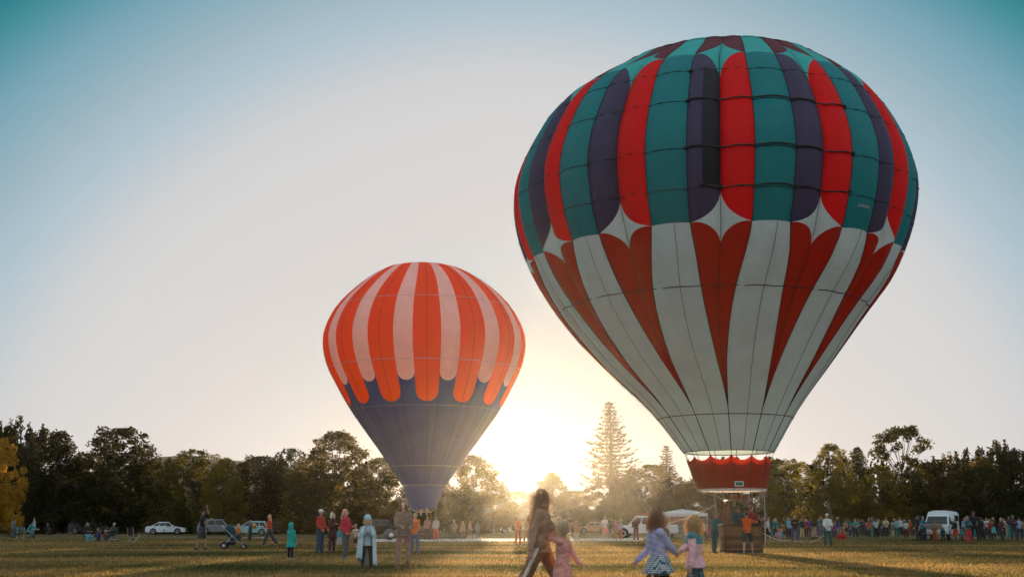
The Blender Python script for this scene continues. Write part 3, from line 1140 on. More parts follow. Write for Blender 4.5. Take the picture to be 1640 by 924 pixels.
for sx in (-1, 1):
    mb = MB()
    cx = sx * 0.22
    mb.lathe([(0.05, -0.30), (0.07, -0.27), (0.07, -0.08), (0.15, -0.04), (0.16, 0.22), (0.145, 0.22), (0.13, -0.02), (0.02, -0.02)], 14, (cx, 0, FZ + 0.05))
    b_ = mb.build("burner", [M_STEEL], basket, smooth=True)
    mb = MB()
    for k in range(5):
        z = FZ + 0.06 + k * 0.035
        mb.tube([(cx + 0.185 * math.cos(2 * math.pi * j / 14), 0.185 * math.sin(2 * math.pi * j / 14), z) for j in range(15)], 0.011, 5)
    mb.build("burner_coil", [mat("burner_copper", (0.45, 0.20, 0.09), rough=0.35, metal=0.9, var=0.1)], b_)
    mb = MB()
    mb.tube([(cx, 0, FZ - 0.25), (cx + sx * 0.12, 0.1, FZ - 0.5), (sx * 0.55, 0.30, BH + 0.15), (sx * 0.6, 0.34, BH - 0.2)], 0.022, 6)
    mb.build("fuel_hose", [M_BLACK], basket, smooth=True)
    mb = MB()
    mb.lathe([(0.02, 0), (0.15, 0.02), (0.16, 0.08), (0.16, 0.86), (0.12, 0.94), (0.06, 0.97), (0.06, 1.05), (0.02, 1.06)], 14, (sx * 0.58, 0.36, 0.12))
    mb.build("fuel_cylinder", [M_ALU], basket, smooth=True)
for k in range(13):
    top = skirt_pt(k + CP, SK_B, 0.0)
    cx = 0.52 if top.x - BX > 0 else -0.52
    cy = 0.42 if top.y > 0 else -0.42
    mb = MB()
    mb.tube([top - Vector((BX, BY, 0)), (cx, cy, FZ)], 0.007, 4)
    mb.build("suspension_wire", [M_STEEL], basket)
for sx in (-1, 1):                                       # two handling lines straight from the skirt to the basket edge
    mb = MB()
    mb.tube([(sx * 1.1 if sx < 0 else 0.95, -0.35, SK_B), (sx * 0.93 if sx < 0 else 0.88, -0.45, 0.7), (sx * 0.92 if sx < 0 else 0.86, -0.45, 0.25)], 0.012, 5)
    mb.build("handling_line", [M_ROPE], basket)

# ---------------------------------------------------------------- the striped balloon farther back
WU = 0.41                             # share of a gore taken by the white stripe


def bulge_small(u, s, r):
    f = min(1.0, max(0.0, (s - 0.3) / 3.0)) * min(1.0, max(0.0, (11 - s) / 2.0))
    q = u / WU if u < WU else (u - WU) / (1 - WU)
    return f * r / 8 * (0.10 if u < WU else 0.16) * math.sin(math.pi * q) ** 0.8


small = Envelope([4.1, 5.81, 7.63, 9.55, 11.46, 13.48, 15.5, 17.51, 19.13, 20.44, 21.18, 21.48],
                 [1.71, 2.86, 4.19, 5.54, 6.66, 7.62, 7.87, 7.07, 5.72, 4.10, 2.60, 0.0],
                 [-6.79, -6.78, -6.76, -6.79, -6.83, -6.89, -6.93, -6.96, -6.95, -7.02, -7.16, -7.28],
                 93.0, 14, 0.0, bulge_small)
small.phase = R(14.0) - WU / 2 * small.P
bal2 = empty("hot_air_balloon", small.base)
tag(bal2, "smaller red and white striped hot air balloon with a blue grey lower half, farther back", "hot air balloon", "hot air balloons")
S_TOP2 = 10.2


def endcap(q):
    d = abs(2 * q - 1)
    return math.sqrt(max(0.0, 1 - d * d))


def qe(q):
    return 0.5 - 0.5 * math.cos(math.pi * q)


SW, SR = 4.28, 3.60                   # where the straight sides of white and red stripes end
for g_ in range(14):
    wq = lambda q, s, g_=g_: g_ + qe(q) * WU
    rq = lambda q, s, g_=g_: g_ + WU + qe(q) * (1 - WU)
    small.panel("white_stripe", wq, lambda q: S_TOP2, lambda q: SW - 0.27 * endcap(qe(q)), F_OFFWHITE, bal2, 10, 18)
    small.panel("red_stripe", rq, lambda q: S_TOP2, lambda q: SR - 0.36 * endcap(qe(q)), F_ORANGE, bal2, 10, 20)
    small.panel("blue_grey_panel", wq, lambda q: SW - 0.27 * endcap(qe(q)), lambda q: 0.0, F_BLUEGREY, bal2, 10, 14)
    small.panel("blue_grey_panel", rq, lambda q: SR - 0.36 * endcap(qe(q)), lambda q: 0.0, F_BLUEGREY, bal2, 10, 12)
    small.vline("seam", lambda s, g_=g_: g_ + WU + (1 - WU) / 2, 0.0, S_TOP2, 0.012, M_TAPE, bal2, 22)
    small.vline("seam", lambda s, g_=g_: g_, 0.0, SR, 0.012, M_TAPE, bal2, 12)
for s in (7.13, 4.75, 3.11, 0.82):
    small.ring("load_ring", s, 0.020, M_TAPEW if s > 3.5 else M_TAPEG, bal2, off=0.02)
mb = MB()
mb.grid([[small.pt(j / 4, S_TOP2 - 0.06 + (11 - S_TOP2 + 0.06) * i / 4, 0.02 if i < 4 else 0) for j in range(57)] for i in range(5)])
mb.build("parachute_cap", [F_GREY], bal2, smooth=True)
mb = MB()                              # scoop under the mouth
rows_ = []
for i in range(7):
    t = i / 6
    rows_.append([Vector(((1.66 - 0.72 * t) * math.cos(2 * math.pi * j / 32), (1.66 - 0.72 * t) * math.sin(2 * math.pi * j / 32), 4.02 - 1.75 * t + (0.12 * math.cos(2 * math.pi * j / 32) if i else 0))) for j in range(33)])
mb.grid(rows_)
mb.build("scoop", [F_BLUEGREY], bal2, smooth=True)
mb = MB()
mb.tube([small.pt(j / 4, 0.0, 0.01) for j in range(57)], 0.025, 4)
mb.build("mouth_rope", [M_TAPEG], bal2)
b2 = copy_tree(basket, bal2)
b2.location = (0, 0, 0)


# ================================================================ PEOPLE
# A figure is one skinned surface grown over its skeleton (volumes fused by a voxel remesh); clothes and hair are its children.
_TMP = bpy.data.objects.new("scratch", bpy.data.meshes.new("scratch"))


def fuse(mb, name, voxel, smooth=2, fold=0.0, seed=0):
    """fuse overlapping volumes into one closed surface"""
    me = mb.mesh(name + "_src")
    _TMP.data = me
    if _TMP.name not in COL.objects:
        COL.objects.link(_TMP)
    _TMP.modifiers.clear()
    md = _TMP.modifiers.new("fuse", 'REMESH'); md.mode = 'VOXEL'; md.voxel_size = voxel; md.use_smooth_shade = True
    if smooth:
        sm = _TMP.modifiers.new("smooth", 'SMOOTH'); sm.factor = 0.5; sm.iterations = smooth
    dg = bpy.context.evaluated_depsgraph_get()
    ev = _TMP.evaluated_get(dg)
    out = bpy.data.meshes.new_from_object(ev)
    out.name = name
    bpy.data.meshes.remove(me) if me.users == 0 else None
    if fold:
        n = len(out.vertices)
        co = np.empty(n * 3, np.float32); out.vertices.foreach_get("co", co); co = co.reshape(-1, 3)
        no = np.empty(n * 3, np.float32); out.vertices.foreach_get("normal", no); no = no.reshape(-1, 3)
        s = seed * 1.7
        w = (np.sin(co[:, 2] * 31 + 9 * np.sin(co[:, 0] * 11 + s) + 5 * co[:, 1] + s) + 0.8 * np.sin(co[:, 0] * 43 + co[:, 2] * 17 + s * 2) + 0.6 * np.sin(co[:, 2] * 67 + co[:, 1] * 29 + s))
        co += no * (w * fold * 0.5)[:, None]
        out.vertices.foreach_set("co", co.ravel())
        out.update()
    return out


def rotv(flex, abd, side):
    """limb direction from hanging straight down: flex swings it forward (-Y), abd outwards"""
    f, a = R(flex), R(abd)
    v = Vector((0, 0, -1))
    v = Matrix.Rotation(-f, 3, 'X') @ v
    v = Matrix.Rotation(-a * side, 3, 'Y') @ v
    return v


def skeleton(p):
    J = {}
    up = Matrix.Rotation(R(p.get('lean', 0)), 3, 'X') @ Vector((0, 0, 1))
    up = Matrix.Rotation(R(p.get('tilt', 0)), 3, 'Y') @ up
    tw = Matrix.Rotation(R(p.get('twist', 0)), 3, up)
    ax = tw @ Vector((1, 0, 0))
    J['up'], J['ax'] = up, ax
    J['pel'] = Vector((0, 0, 0))
    J['neck'] = up * 0.52
    J['head'] = J['neck'] + (Matrix.Rotation(R(p.get('nod', 0)), 3, 'X') @ up) * 0.175
    kid = p.get('kid', 0.0)
    J['hs'] = 1.0 + 0.42 * kid
    J['head'] += up * (0.05 * kid)
    for side, k in ((1, 'L'), (-1, 'R')):
        hip = Vector((0.092 * side, 0, 0)) - Vector((0, 0, 0.02))
        flex, abd, knee = p.get('leg' + k, (0, 3, 2))
        leg = 0.43 * (1 - 0.10 * kid), 0.42 * (1 - 0.10 * kid)
        d1 = rotv(flex, abd, side); kn = hip + d1 * leg[0]
        d2 = rotv(flex - knee, abd * 0.5, side); an = kn + d2 * leg[1]
        fd = Matrix.Rotation(R(p.get('toe' + k, 8)) * side, 3, 'Z') @ Vector((0, -1, 0))
        fd = (fd + Vector((0, 0, p.get('toedrop' + k, 0.0)))).normalized()
        J['hip' + k], J['kn' + k], J['an' + k], J['fd' + k] = hip, kn, an, fd
        sh = J['neck'] - up * 0.065 + ax * (0.175 * side)
        J['sh' + k] = sh
        L1, L2 = 0.285, 0.25
        if ('hand' + k) in p:
            t = Vector(p['hand' + k]) - Vector((0, 0, 0))
            d = t - sh
            Ld = min(d.length, (L1 + L2) * 0.985); d.normalize()
            c = (L1 * L1 + Ld * Ld - L2 * L2) / (2 * L1 * Ld); c = max(-1, min(1, c))
            pole = Vector(p.get('pole' + k, (0.35 * side, 0.5, -0.8)))
            pole = (pole - d * pole.dot(d)).normalized()
            el = sh + d * (L1 * c) + pole * (L1 * math.sqrt(1 - c * c))
            wr = sh + d * Ld
        else:
            flex, abd, elb, inw = p.get('arm' + k, (4, 9, 12, 8))
            d1 = tw @ rotv(flex, abd, side)
            el = sh + d1 * L1
            d2 = rotv(flex + elb, abd, side)
            d2 = tw @ (Matrix.Rotation(-R(inw) * side, 3, 'Z') @ d2) if True else d2
            wr = el + d2 * L2
        J['el' + k], J['wr' + k] = el, wr
    lo = min(J['anL'].z, J['anR'].z) - 0.075
    if 'sit' in p:
        lo = -p['sit']
    for k in list(J):
        if k in ('up', 'ax', 'hs') or k.startswith('fd'):
            continue
        J[k] = J[k] - Vector((0, 0, lo))
    return J


def oval(c, ax, fw, rx, ry, n=16):
    return [tuple(c + ax * (rx * math.cos(2 * math.pi * j / n)) + fw * (ry * math.sin(2 * math.pi * j / n))) for j in range(n)]


def torso_rings(J, g, lo=-0.10, hi=1.0, flare=0.0, thin=1.0):
    up, ax = J['up'], J['ax']
    fw = up.cross(ax)
    P = J['pel']
    prof = [(-0.30, 0.175, 0.14), (-0.20, 0.170, 0.135), (-0.10, 0.160, 0.125), (0.0, 0.155, 0.115), (0.10, 0.137, 0.10), (0.20, 0.135, 0.10), (0.32, 0.155, 0.112), (0.40, 0.165, 0.108), (0.455, 0.150, 0.092), (0.49, 0.10, 0.072), (0.52, 0.055, 0.058)]
    rings = []
    for z, rx, ry in prof:
        if z < lo - 0.01 or z > hi:
            continue
        f = 1 + flare * max(0, (0.1 - z)) / 0.4
        u = up if z > -0.02 else Vector((0, 0, 1))
        rings.append(oval(P + u * z, ax, fw, (rx * thin + g) * f, (ry * thin + g) * f))
    return rings


def hand(mb, w, d, inward, scale=1.0, curl=25, fat=1.0):
    """palm, four fingers of different lengths, thumb from the side of the palm"""
    d = d.normalized()
    n = (inward - d * inward.dot(d))
    if n.length < 1e-3: n = Vector((1, 0, 0))
    n.normalize()
    s = d.cross(n).normalized()
    S_ = scale
    pc = w + d * (0.048 * S_)
    mb.capsule(w, pc, 0.022 * S_, 0.026 * S_, 8)
    q = Matrix((s, d, n)).transposed()
    mb.ellipsoid(pc, (0.040 * S_, 0.050 * S_, 0.018 * S_ * fat), q, 10, 7)
    for i, L in enumerate((0.068, 0.076, 0.071, 0.056)):
        b = w + d * (0.088 * S_) + s * ((i - 1.5) * 0.0195 * S_)
        p = b; dd = d
        for k, fr in enumerate((0.45, 0.32, 0.23)):
            dd = (Matrix.Rotation(R(curl * (0.6 + 0.3 * k)), 3, s) @ dd)
            if (dd.dot(n)) < d.dot(n) - 0.05:
                pass
            e = p + dd * (L * fr * S_)
            mb.capsule(p, e, (0.0095 - 0.001 * k) * S_ * fat, (0.0085 - 0.001 * k) * S_ * fat, 6)
            p = e
    t0 = w + d * (0.030 * S_) - s * (0.034 * S_)
    t1 = t0 + (d * 0.6 - s * 0.7 + n * 0.35).normalized() * (0.036 * S_)
    t2 = t1 + (d * 0.9 - s * 0.2 + n * 0.4).normalized() * (0.030 * S_)
    mb.capsule(t0, t1, 0.0125 * S_ * fat, 0.011 * S_ * fat, 6); mb.capsule(t1, t2, 0.011 * S_ * fat, 0.009 * S_ * fat, 6)


def head_frame(J, p):
    up = (J['head'] - J['neck']).normalized()
    yaw = Matrix.Rotation(R(p.get('look', 0)), 3, 'Z')
    fw = yaw @ Vector((0, -1, 0))
    fw = (fw - up * fw.dot(up)).normalized()
    ax = up.cross(fw) * -1
    return fw, ax.normalized(), up


def body_mesh(J, p, voxel, name, fat=1.0):
    mb = MB()
    mb.loft(torso_rings(J, -0.012))
    hs = J['hs']
    fw, ax, up = head_frame(J, p)
    h = J['head']
    q = Matrix((ax, fw, up)).transposed()
    mb.capsule(J['neck'] - J['up'] * 0.04, h - up * 0.06, 0.055, 0.052)
    mb.ellipsoid(h + up * 0.018 * hs, (0.074 * hs, 0.092 * hs, 0.102 * hs), q)
    mb.ellipsoid(h - up * 0.050 * hs + fw * 0.022 * hs, (0.055 * hs, 0.064 * hs, 0.068 * hs), q)
    mb.capsule(h + up * 0.012 * hs + fw * 0.086 * hs, h - up * 0.026 * hs + fw * 0.104 * hs, 0.010 * hs, 0.015 * hs, 7)
    mb.ellipsoid(h + fw * 0.078 * hs + up * 0.030 * hs, (0.045 * hs, 0.014 * hs, 0.010 * hs), q, 8, 5)
    mb.ellipsoid(h - up * 0.062 * hs + fw * 0.080 * hs, (0.024 * hs, 0.010 * hs, 0.010 * hs), q, 8, 5)
    for s in (-1, 1):
        mb.ellipsoid(h + ax * (0.076 * hs * s) - up * 0.005 * hs, (0.012 * hs, 0.020 * hs, 0.030 * hs), q, 8, 6)
    for side, k in ((1, 'L'), (-1, 'R')):
        mb.capsule(J['sh' + k] - J['ax'] * 0.03 * side, J['sh' + k], 0.06, 0.054)
        mb.capsule(J['sh' + k], J['el' + k], 0.050, 0.037)
        mb.capsule(J['el' + k], J['wr' + k], 0.038, 0.025)
        d = J['wr' + k] - J['el' + k]
        inw = Vector((-side, 0, 0)) if abs(d.normalized().x) < 0.8 else Vector((0, 0, -1))
        hand(mb, J['wr' + k], d, inw, 1.0 * (1 + 0.12 * p.get('kid', 0)), p.get('curl', 25), fat)
        mb.capsule(J['hip' + k], J['kn' + k], 0.088, 0.056)
        mb.capsule(J['kn' + k], J['kn' + k].lerp(J['an' + k], 0.35), 0.054, 0.055)
        mb.capsule(J['kn' + k].lerp(J['an' + k], 0.35), J['an' + k], 0.055, 0.036)
        f0 = J['an' + k] + Vector((0, 0, -0.035)) - J['fd' + k] * 0.03
        mb.capsule(f0, J['an' + k] + Vector((0, 0, -0.045)) + J['fd' + k] * 0.13, 0.036, 0.026)
    return fuse(mb, name, voxel, 2)


def top_mesh(J, p, st, voxel, name, seed):
    """st: dict(hem, sleeve 0..1, g thickness, hood, flare)"""
    mb = MB()
    g = st.get('g', 0.022)
    mb.loft(torso_rings(J, g, -st.get('hem', 0.12), 0.50, st.get('flare', 0.1)))
    sl = st.get('sleeve', 1.0)
    for side, k in ((1, 'L'), (-1, 'R')):
        mb.capsule(J['sh' + k] - J['ax'] * 0.05 * side, J['sh' + k], 0.068 + g * 0.6, 0.060 + g * 0.6)
        if sl > 0:
            e = min(1.0, sl * 2)
            mb.capsule(J['sh' + k], J['sh' + k].lerp(J['el' + k], e), 0.058 + g * 0.5, 0.050 + g * 0.5)
            if sl > 0.5:
                f = (sl - 0.5) * 2 * 0.97
                mb.capsule(J['el' + k], J['el' + k].lerp(J['wr' + k], f), 0.050 + g * 0.5, 0.036 + g * 0.5)
    if st.get('hood') == 'up':
        hs = J['hs']; fw, ax, up = head_frame(J, p)
        q = Matrix((ax, fw, up)).transposed()
        mb.ellipsoid(J['head'] - fw * 0.030 * hs + up * 0.012, (0.105 * hs, 0.105 * hs, 0.135 * hs), q)
        mb.capsule(J['head'] - fw * 0.04 - up * 0.05, J['neck'] - fw * 0.02, 0.10 * hs, 0.10)
    elif st.get('hood') == 'down':
        fw = J['up'].cross(J['ax'])
        mb.ellipsoid(J['neck'] + fw * 0.075 + J['up'] * 0.005, (0.12, 0.065, 0.075))
        mb.ellipsoid(J['neck'] + J['up'] * 0.01, (0.085, 0.08, 0.045))
    else:
        mb.capsule(J['neck'] - J['up'] * 0.05, J['neck'] + J['up'] * 0.012, 0.075, 0.060 + 0.3 * g)
    return fuse(mb, name, voxel, 2, st.get('fold', 0.010), seed)


def bottom_mesh(J, p, st, voxel, name, seed):
    """st: dict(kind trousers | shorts | skirt, g)"""
    mb = MB()
    g = st.get('g', 0.016)
    kind = st.get('kind', 'trousers')
    if kind == 'skirt':
        up, ax = J['up'], J['ax']; fw = up.cross(ax); P = J['pel']
        kl = (J['knL'] + J['knR']) / 2
        rings = []
        n = 40
        L = st.get('len', 0.36); fl = st.get('flare', 0.12)
        wid = 0.5 * (J['knL'] - J['knR']).length
        for i in range(9):
            t = i / 8
            c = P.lerp(P.lerp(kl, 0.75), t) if i else P
            c = Vector((c.x, c.y, P.z + 0.10 - (L + 0.10) * t))
            ring = []
            for j in range(n):
                a = 2 * math.pi * j / n
                pl = 1 + 0.09 * t * math.sin(a * 13 + 0.6 * math.sin(a * 3))
                rx = (0.150 + g + fl * t) * pl + abs(J['knL'].x - J['knR'].x) * 0.12 * t
                ry = (0.115 + g + fl * t) * pl + abs(J['knL'].y - J['knR'].y) * 0.17 * t
                ring.append(tuple(c + ax * (rx * math.cos(a)) + fw * (ry * math.sin(a))))
            rings.append(ring)
        mb.loft(rings, cap=True)
        me = mb.mesh(name, True)
        return me
    mb.loft(torso_rings(J, g, -0.10, 0.08))
    e = {'trousers': 0.97, 'shorts': -1, 'capri': 0.55}[kind]
    for side, k in ((1, 'L'), (-1, 'R')):
        mb.capsule(J['hip' + k], J['hip' + k].lerp(J['kn' + k], 1.0 if e > 0 else 0.86), 0.098 + g, 0.062 + g + (0.02 if e < 0 else 0) + st.get('loose', 0))
        if e > 0:
            mb.capsule(J['kn' + k], J['kn' + k].lerp(J['an' + k], e * 0.4), 0.062 + g + st.get('loose', 0), 0.060 + g + st.get('loose', 0))
            mb.capsule(J['kn' + k].lerp(J['an' + k], e * 0.4), J['kn' + k].lerp(J['an' + k], e), 0.060 + g + st.get('loose', 0), 0.046 + g + st.get('loose', 0) * 1.2)
    return fuse(mb, name, voxel, 2, st.get('fold', 0.007), seed + 5)


def hair_mesh(J, p, style, voxel, name, seed):
    hs = J['hs']; fw, ax, up = head_frame(J, p)
    h = J['head']; q = Matrix((ax, fw, up)).transposed()
    mb = MB()
    if style == 'cap':
        mb.ellipsoid(h + up * 0.052 * hs - fw * 0.006, (0.092 * hs, 0.106 * hs, 0.088 * hs), q)
        brim = [h + up * 0.055 * hs + fw * (0.09 * hs) + ax * x * hs for x in (-0.05, 0, 0.05)]
        mb.capsule(h + up * 0.060 * hs + fw * 0.08 * hs, h + up * 0.045 * hs + fw * 0.165 * hs, 0.016, 0.010, 8)
        for s in (-1, 1):
            mb.capsule(h + up * 0.058 * hs + fw * 0.08 * hs + ax * s * 0.04, h + up * 0.045 * hs + fw * 0.150 * hs + ax * s * 0.035, 0.014, 0.010, 8)
        return fuse(mb, name, voxel, 1)
    if style == 'beanie':
        mb.ellipsoid(h + up * 0.055 * hs - fw * 0.008, (0.096 * hs, 0.112 * hs, 0.10 * hs), q)
        mb.ellipsoid(h + up * 0.030 * hs - fw * 0.012, (0.101 * hs, 0.116 * hs, 0.030 * hs), q)
        return fuse(mb, name, voxel, 1, 0.004, seed)
    if style == 'hat':
        mb.ellipsoid(h + up * 0.085 * hs, (0.085 * hs, 0.10 * hs, 0.085 * hs), q)
        mb.ellipsoid(h + up * 0.050 * hs, (0.19 * hs, 0.20 * hs, 0.016), q, 18, 7)
        return fuse(mb, name, min(voxel, 0.016), 1)
    mb.ellipsoid(h + up * 0.040 * hs - fw * 0.026 * hs, (0.088 * hs, 0.094 * hs, 0.094 * hs), q)
    if style == 'short':
        mb.ellipsoid(h + up * 0.005 * hs - fw * 0.045 * hs, (0.078 * hs, 0.062 * hs, 0.088 * hs), q)
    elif style == 'bob':
        mb.ellipsoid(h - up * 0.010 * hs - fw * 0.022 * hs, (0.110 * hs, 0.100 * hs, 0.118 * hs), q)
        mb.ellipsoid(h - up * 0.070 * hs - fw * 0.030 * hs, (0.122 * hs, 0.100 * hs, 0.075 * hs), q)
        for s in (-1, 1):
            mb.capsule(h + up * 0.03 + ax * s * 0.082 * hs + fw * 0.02, h - up * 0.13 * hs + ax * s * 0.088 * hs + fw * 0.025, 0.040, 0.032, 8)
    elif style in ('long', 'flow'):
        b = J['neck'] - up * (0.16 if style == 'long' else 0.22) - fw * 0.115
        mb.ellipsoid(h - up * 0.010 * hs - fw * 0.040 * hs, (0.092 * hs, 0.080 * hs, 0.118 * hs), q)
        r = random.Random(seed)
        for i in range(9):
            t = (i - 4) / 4
            s0 = h + up * 0.03 * hs + ax * (t * 0.075 * hs) - fw * (0.05 * hs * (1 - 0.6 * abs(t)))
            s1 = J['neck'] + up * 0.02 + ax * (t * 0.085) - fw * (0.085 - 0.03 * abs(t))
            s2 = b + ax * (t * 0.095 + r.uniform(-.015, .015)) + up * r.uniform(-0.04, 0.05) + fw * abs(t) * 0.03
            mb.capsule(s0, s1, 0.036 * hs, 0.034, 7); mb.capsule(s1, s2, 0.034, 0.014, 7)
    elif style == 'tail':
        mb.ellipsoid(h + up * 0.0 - fw * 0.045 * hs, (0.078 * hs, 0.062 * hs, 0.086 * hs), q)
        mb.capsule(h - fw * 0.10 * hs + up * 0.03, J['neck'] - fw * 0.15 + up * 0.02, 0.034, 0.028, 8)
        mb.capsule(J['neck'] - fw * 0.15 + up * 0.02, J['neck'] - fw * 0.14 - up * 0.12, 0.028, 0.012, 8)
    return fuse(mb, name, voxel, 1, 0.008 if voxel < 0.02 else 0.0, seed)


def shoe_mesh(J, k, name, boot=0.0):
    mb = MB()
    a = J['an' + k]; f = J['fd' + k]; s = Vector((-f.y, f.x, 0)).normalized()
    heel = a + Vector((0, 0, -0.040)) - f * 0.045; toe = a + Vector((0, 0, -0.046)) + f * 0.15
    rings = []
    for t, w, h0, h1 in ((-0.25, 0.012, -0.02, 0.03), (-0.1, 0.038, -0.034, 0.055), (0.2, 0.043, -0.035, 0.065), (0.55, 0.047, -0.035, 0.035), (0.85, 0.045, -0.034, 0.018), (1.05, 0.024, -0.028, 0.004)):
        c = heel.lerp(toe, t)
        ring = []
        for j in range(12):
            an = 2 * math.pi * j / 12
            z = math.sin(an)
            ring.append(tuple(c + s * (w * math.cos(an)) + Vector((0, 0, z * (h1 if z > 0 else -h0)))))
        rings.append(ring)
    mb.loft(rings)
    if boot:
        kn = J['kn' + k]
        mb.capsule(a + Vector((0, 0, -0.02)), a.lerp(kn, boot), 0.050, 0.062, 10)
    return mb.mesh(name, True)


CACHE = {}


def person(pos, H, rz, pose, top=None, bottom=None, hair=None, skin_tone=0, label=None, group=None, q='mid', shoes=(40, 38, 36), boot=0.0, faces=False, extra=None, cat="person"):
    """pose: (name, dict). top / bottom: (style name, dict, colour). hair: (style, colour)"""
    pname, p = pose
    voxel = {'near': 0.0108, 'mid': 0.016, 'far': 0.025}[q]
    fat = {'near': 1.12, 'mid': 1.4, 'far': 1.9}[q]
    key = (pname, q)
    if ('J', key) not in CACHE:
        CACHE[('J', key)] = skeleton(p)
    J = CACHE[('J', key)]

    def get(kind, f):
        if (kind, key) not in CACHE:
            CACHE[(kind, key)] = f()
        return CACHE[(kind, key)]
    sd = len(CACHE)
    me = get('body', lambda: body_mesh(J, p, voxel, "person", fat))
    o = link("person", me, [skin(skin_tone)], None, pos, by_object=True)
    top_z = (J['head'] + (J['head'] - J['neck']).normalized() * (0.125 * J['hs'])).z
    s = H / top_z if 'sit' not in p else H
    o.scale = (s, s, s)
    o.rotation_euler = (0, 0, R(rz))
    if top:
        m_ = get('top' + top[0], lambda: top_mesh(J, p, top[1], voxel * 1.25, "top", sd))
        link({'tee': "t_shirt", 'coat': "coat", 'long': "coat", 'hoodup': "hooded_coat", 'hoodie': "hoodie", 'fleece': "fleece"}.get(top[0], "jacket"), m_, [top[2] if not isinstance(top[2], tuple) else cloth(top[2])], o, by_object=True)
    if bottom:
        m_ = get('bot' + bottom[0], lambda: bottom_mesh(J, p, bottom[1], voxel * 1.25, "bottom", sd))
        link(bottom[0].split('_')[0], m_, [bottom[2] if not isinstance(bottom[2], tuple) else cloth(bottom[2])], o, by_object=True)
    if hair:
        m_ = get('hair' + hair[0], lambda: hair_mesh(J, p, hair[0], voxel * 1.1, "hair", sd))
        hat = hair[0] in ('cap', 'beanie', 'hat')
        if hat:
            link({'cap': "cap", 'beanie': "beanie", 'hat': "sun_hat"}[hair[0]], m_, [cloth(hair[1])], o, by_object=True)
            if len(hair) > 2:
                m2 = get('hair' + hair[2], lambda: hair_mesh(J, p, hair[2], voxel * 1.1, "hair", sd))
                link("hair", m2, [hairmat(hair[3])], o, by_object=True)
        else:
            link("hair", m_, [hairmat(hair[1])], o, by_object=True)
    if q != 'far' or shoes is not None:
        for k in 'LR':
            m_ = get('shoe%s%.2f' % (k, boot), lambda k=k: shoe_mesh(J, k, "shoe", boot))
            link("boot" if boot else "shoe", m_, [cloth(shoes or (40, 38, 36))], o, by_object=True)
    if faces:
        fw, ax, up = head_frame(J, p); hs = J['hs']
        for sgn in (-1, 1):
            mb = MB()
            mb.ellipsoid(J['head'] + fw * 0.083 * hs + up * 0.012 * hs + ax * (0.032 * hs * sgn), (0.013 * hs, 0.008 * hs, 0.008 * hs), Matrix((ax, fw, up)).transposed(), 8, 6)
            mb.build("eye", [M_BLACK], o, True)
        mb = MB()
        mb.ellipsoid(J['head'] + fw * 0.090 * hs - up * 0.062 * hs, (0.022 * hs, 0.008 * hs, 0.006 * hs), Matrix((ax, fw, up)).transposed(), 8, 6)
        mb.build("mouth", [mat("lips", (0.30, 0.10, 0.09), rough=0.5)], o, True)
    tag(o, label, cat, group)
    return o, J, s


# ---- poses
STAND = ('stand', dict(armL=(3, 8, 14, 6), armR=(6, 8, 18, 8), legL=(2, 4, 3), legR=(-3, 4, 2)))
STAND2 = ('stand2', dict(armL=(12, 10, 95, 40), armR=(8, 9, 20, 8), legL=(0, 5, 2), legR=(4, 5, 8), look=15))
FOLDED = ('folded', dict(armL=(22, 12, 92, 60), armR=(22, 12, 88, 62), legL=(0, 6, 2), legR=(3, 6, 4), look=-10))
HIPS = ('hips', dict(handL=(0.20, -0.03, 0.10), handR=(-0.20, -0.03, 0.10), poleL=(1, .4, -.1), poleR=(-1, .4, -.1), legL=(0, 8, 2), legR=(0, 8, 2)))
POCKET = ('pocket', dict(armL=(6, 12, 42, 26), armR=(6, 12, 42, 26), legL=(0, 5, 2), legR=(2, 5, 5), look=10))
PHONE = ('phone', dict(armL=(50, 10, 95, 30), armR=(50, 10, 95, 30), legL=(0, 5, 2), legR=(2, 5, 5)))
REACH = ('reach', dict(armL=(62, 6, 20, 8), armR=(58, 8, 25, 8), lean=10, legL=(8, 5, 8), legR=(-8, 5, 2)))
WALK = ('walk', dict(legL=(24, 2, 8), legR=(-20, 2, 22), armL=(-22, 8, 18, 4), armR=(22, 8, 26, 10), lean=4, toedropR=-0.5))
WALK2 = ('walk2', dict(legL=(-16, 2, 14), legR=(20, 2, 6), armL=(18, 8, 24, 8), armR=(-18, 8, 15, 4), lean=3, toedropL=-0.4))
SITC = ('sitchair', dict(sit=0.47, legL=(82, 8, 82), legR=(78, 8, 76), armL=(30, 10, 60, 20), armR=(32, 10, 62, 20), lean=-8))
SITG = ('sitground', dict(sit=0.10, legL=(70, 22, 100), legR=(64, 24, 96), armL=(40, 12, 50, 20), armR=(38, 12, 55, 20), lean=8))
KID = ('kid', dict(kid=0.8, armL=(4, 9, 14, 6), armR=(8, 9, 20, 8), legL=(2, 4, 3), legR=(-3, 4, 2)))
KIDW = ('kidwalk', dict(kid=0.8, legL=(22, 2, 8), legR=(-18, 2, 20), armL=(-18, 10, 18, 4), armR=(20, 10, 26, 10), lean=3, toedropR=-0.4))
KIDSIT = ('kidsit', dict(kid=0.8, sit=0.10, legL=(80, 20, 20), legR=(76, 22, 30), armL=(30, 12, 40, 20), armR=(32, 12, 45, 20), lean=10))
CROUCH = ('crouch', dict(legL=(95, 10, 130), legR=(70, 10, 118), lean=30, armL=(40, 8, 40, 10), armR=(45, 8, 30, 10), nod=-10))

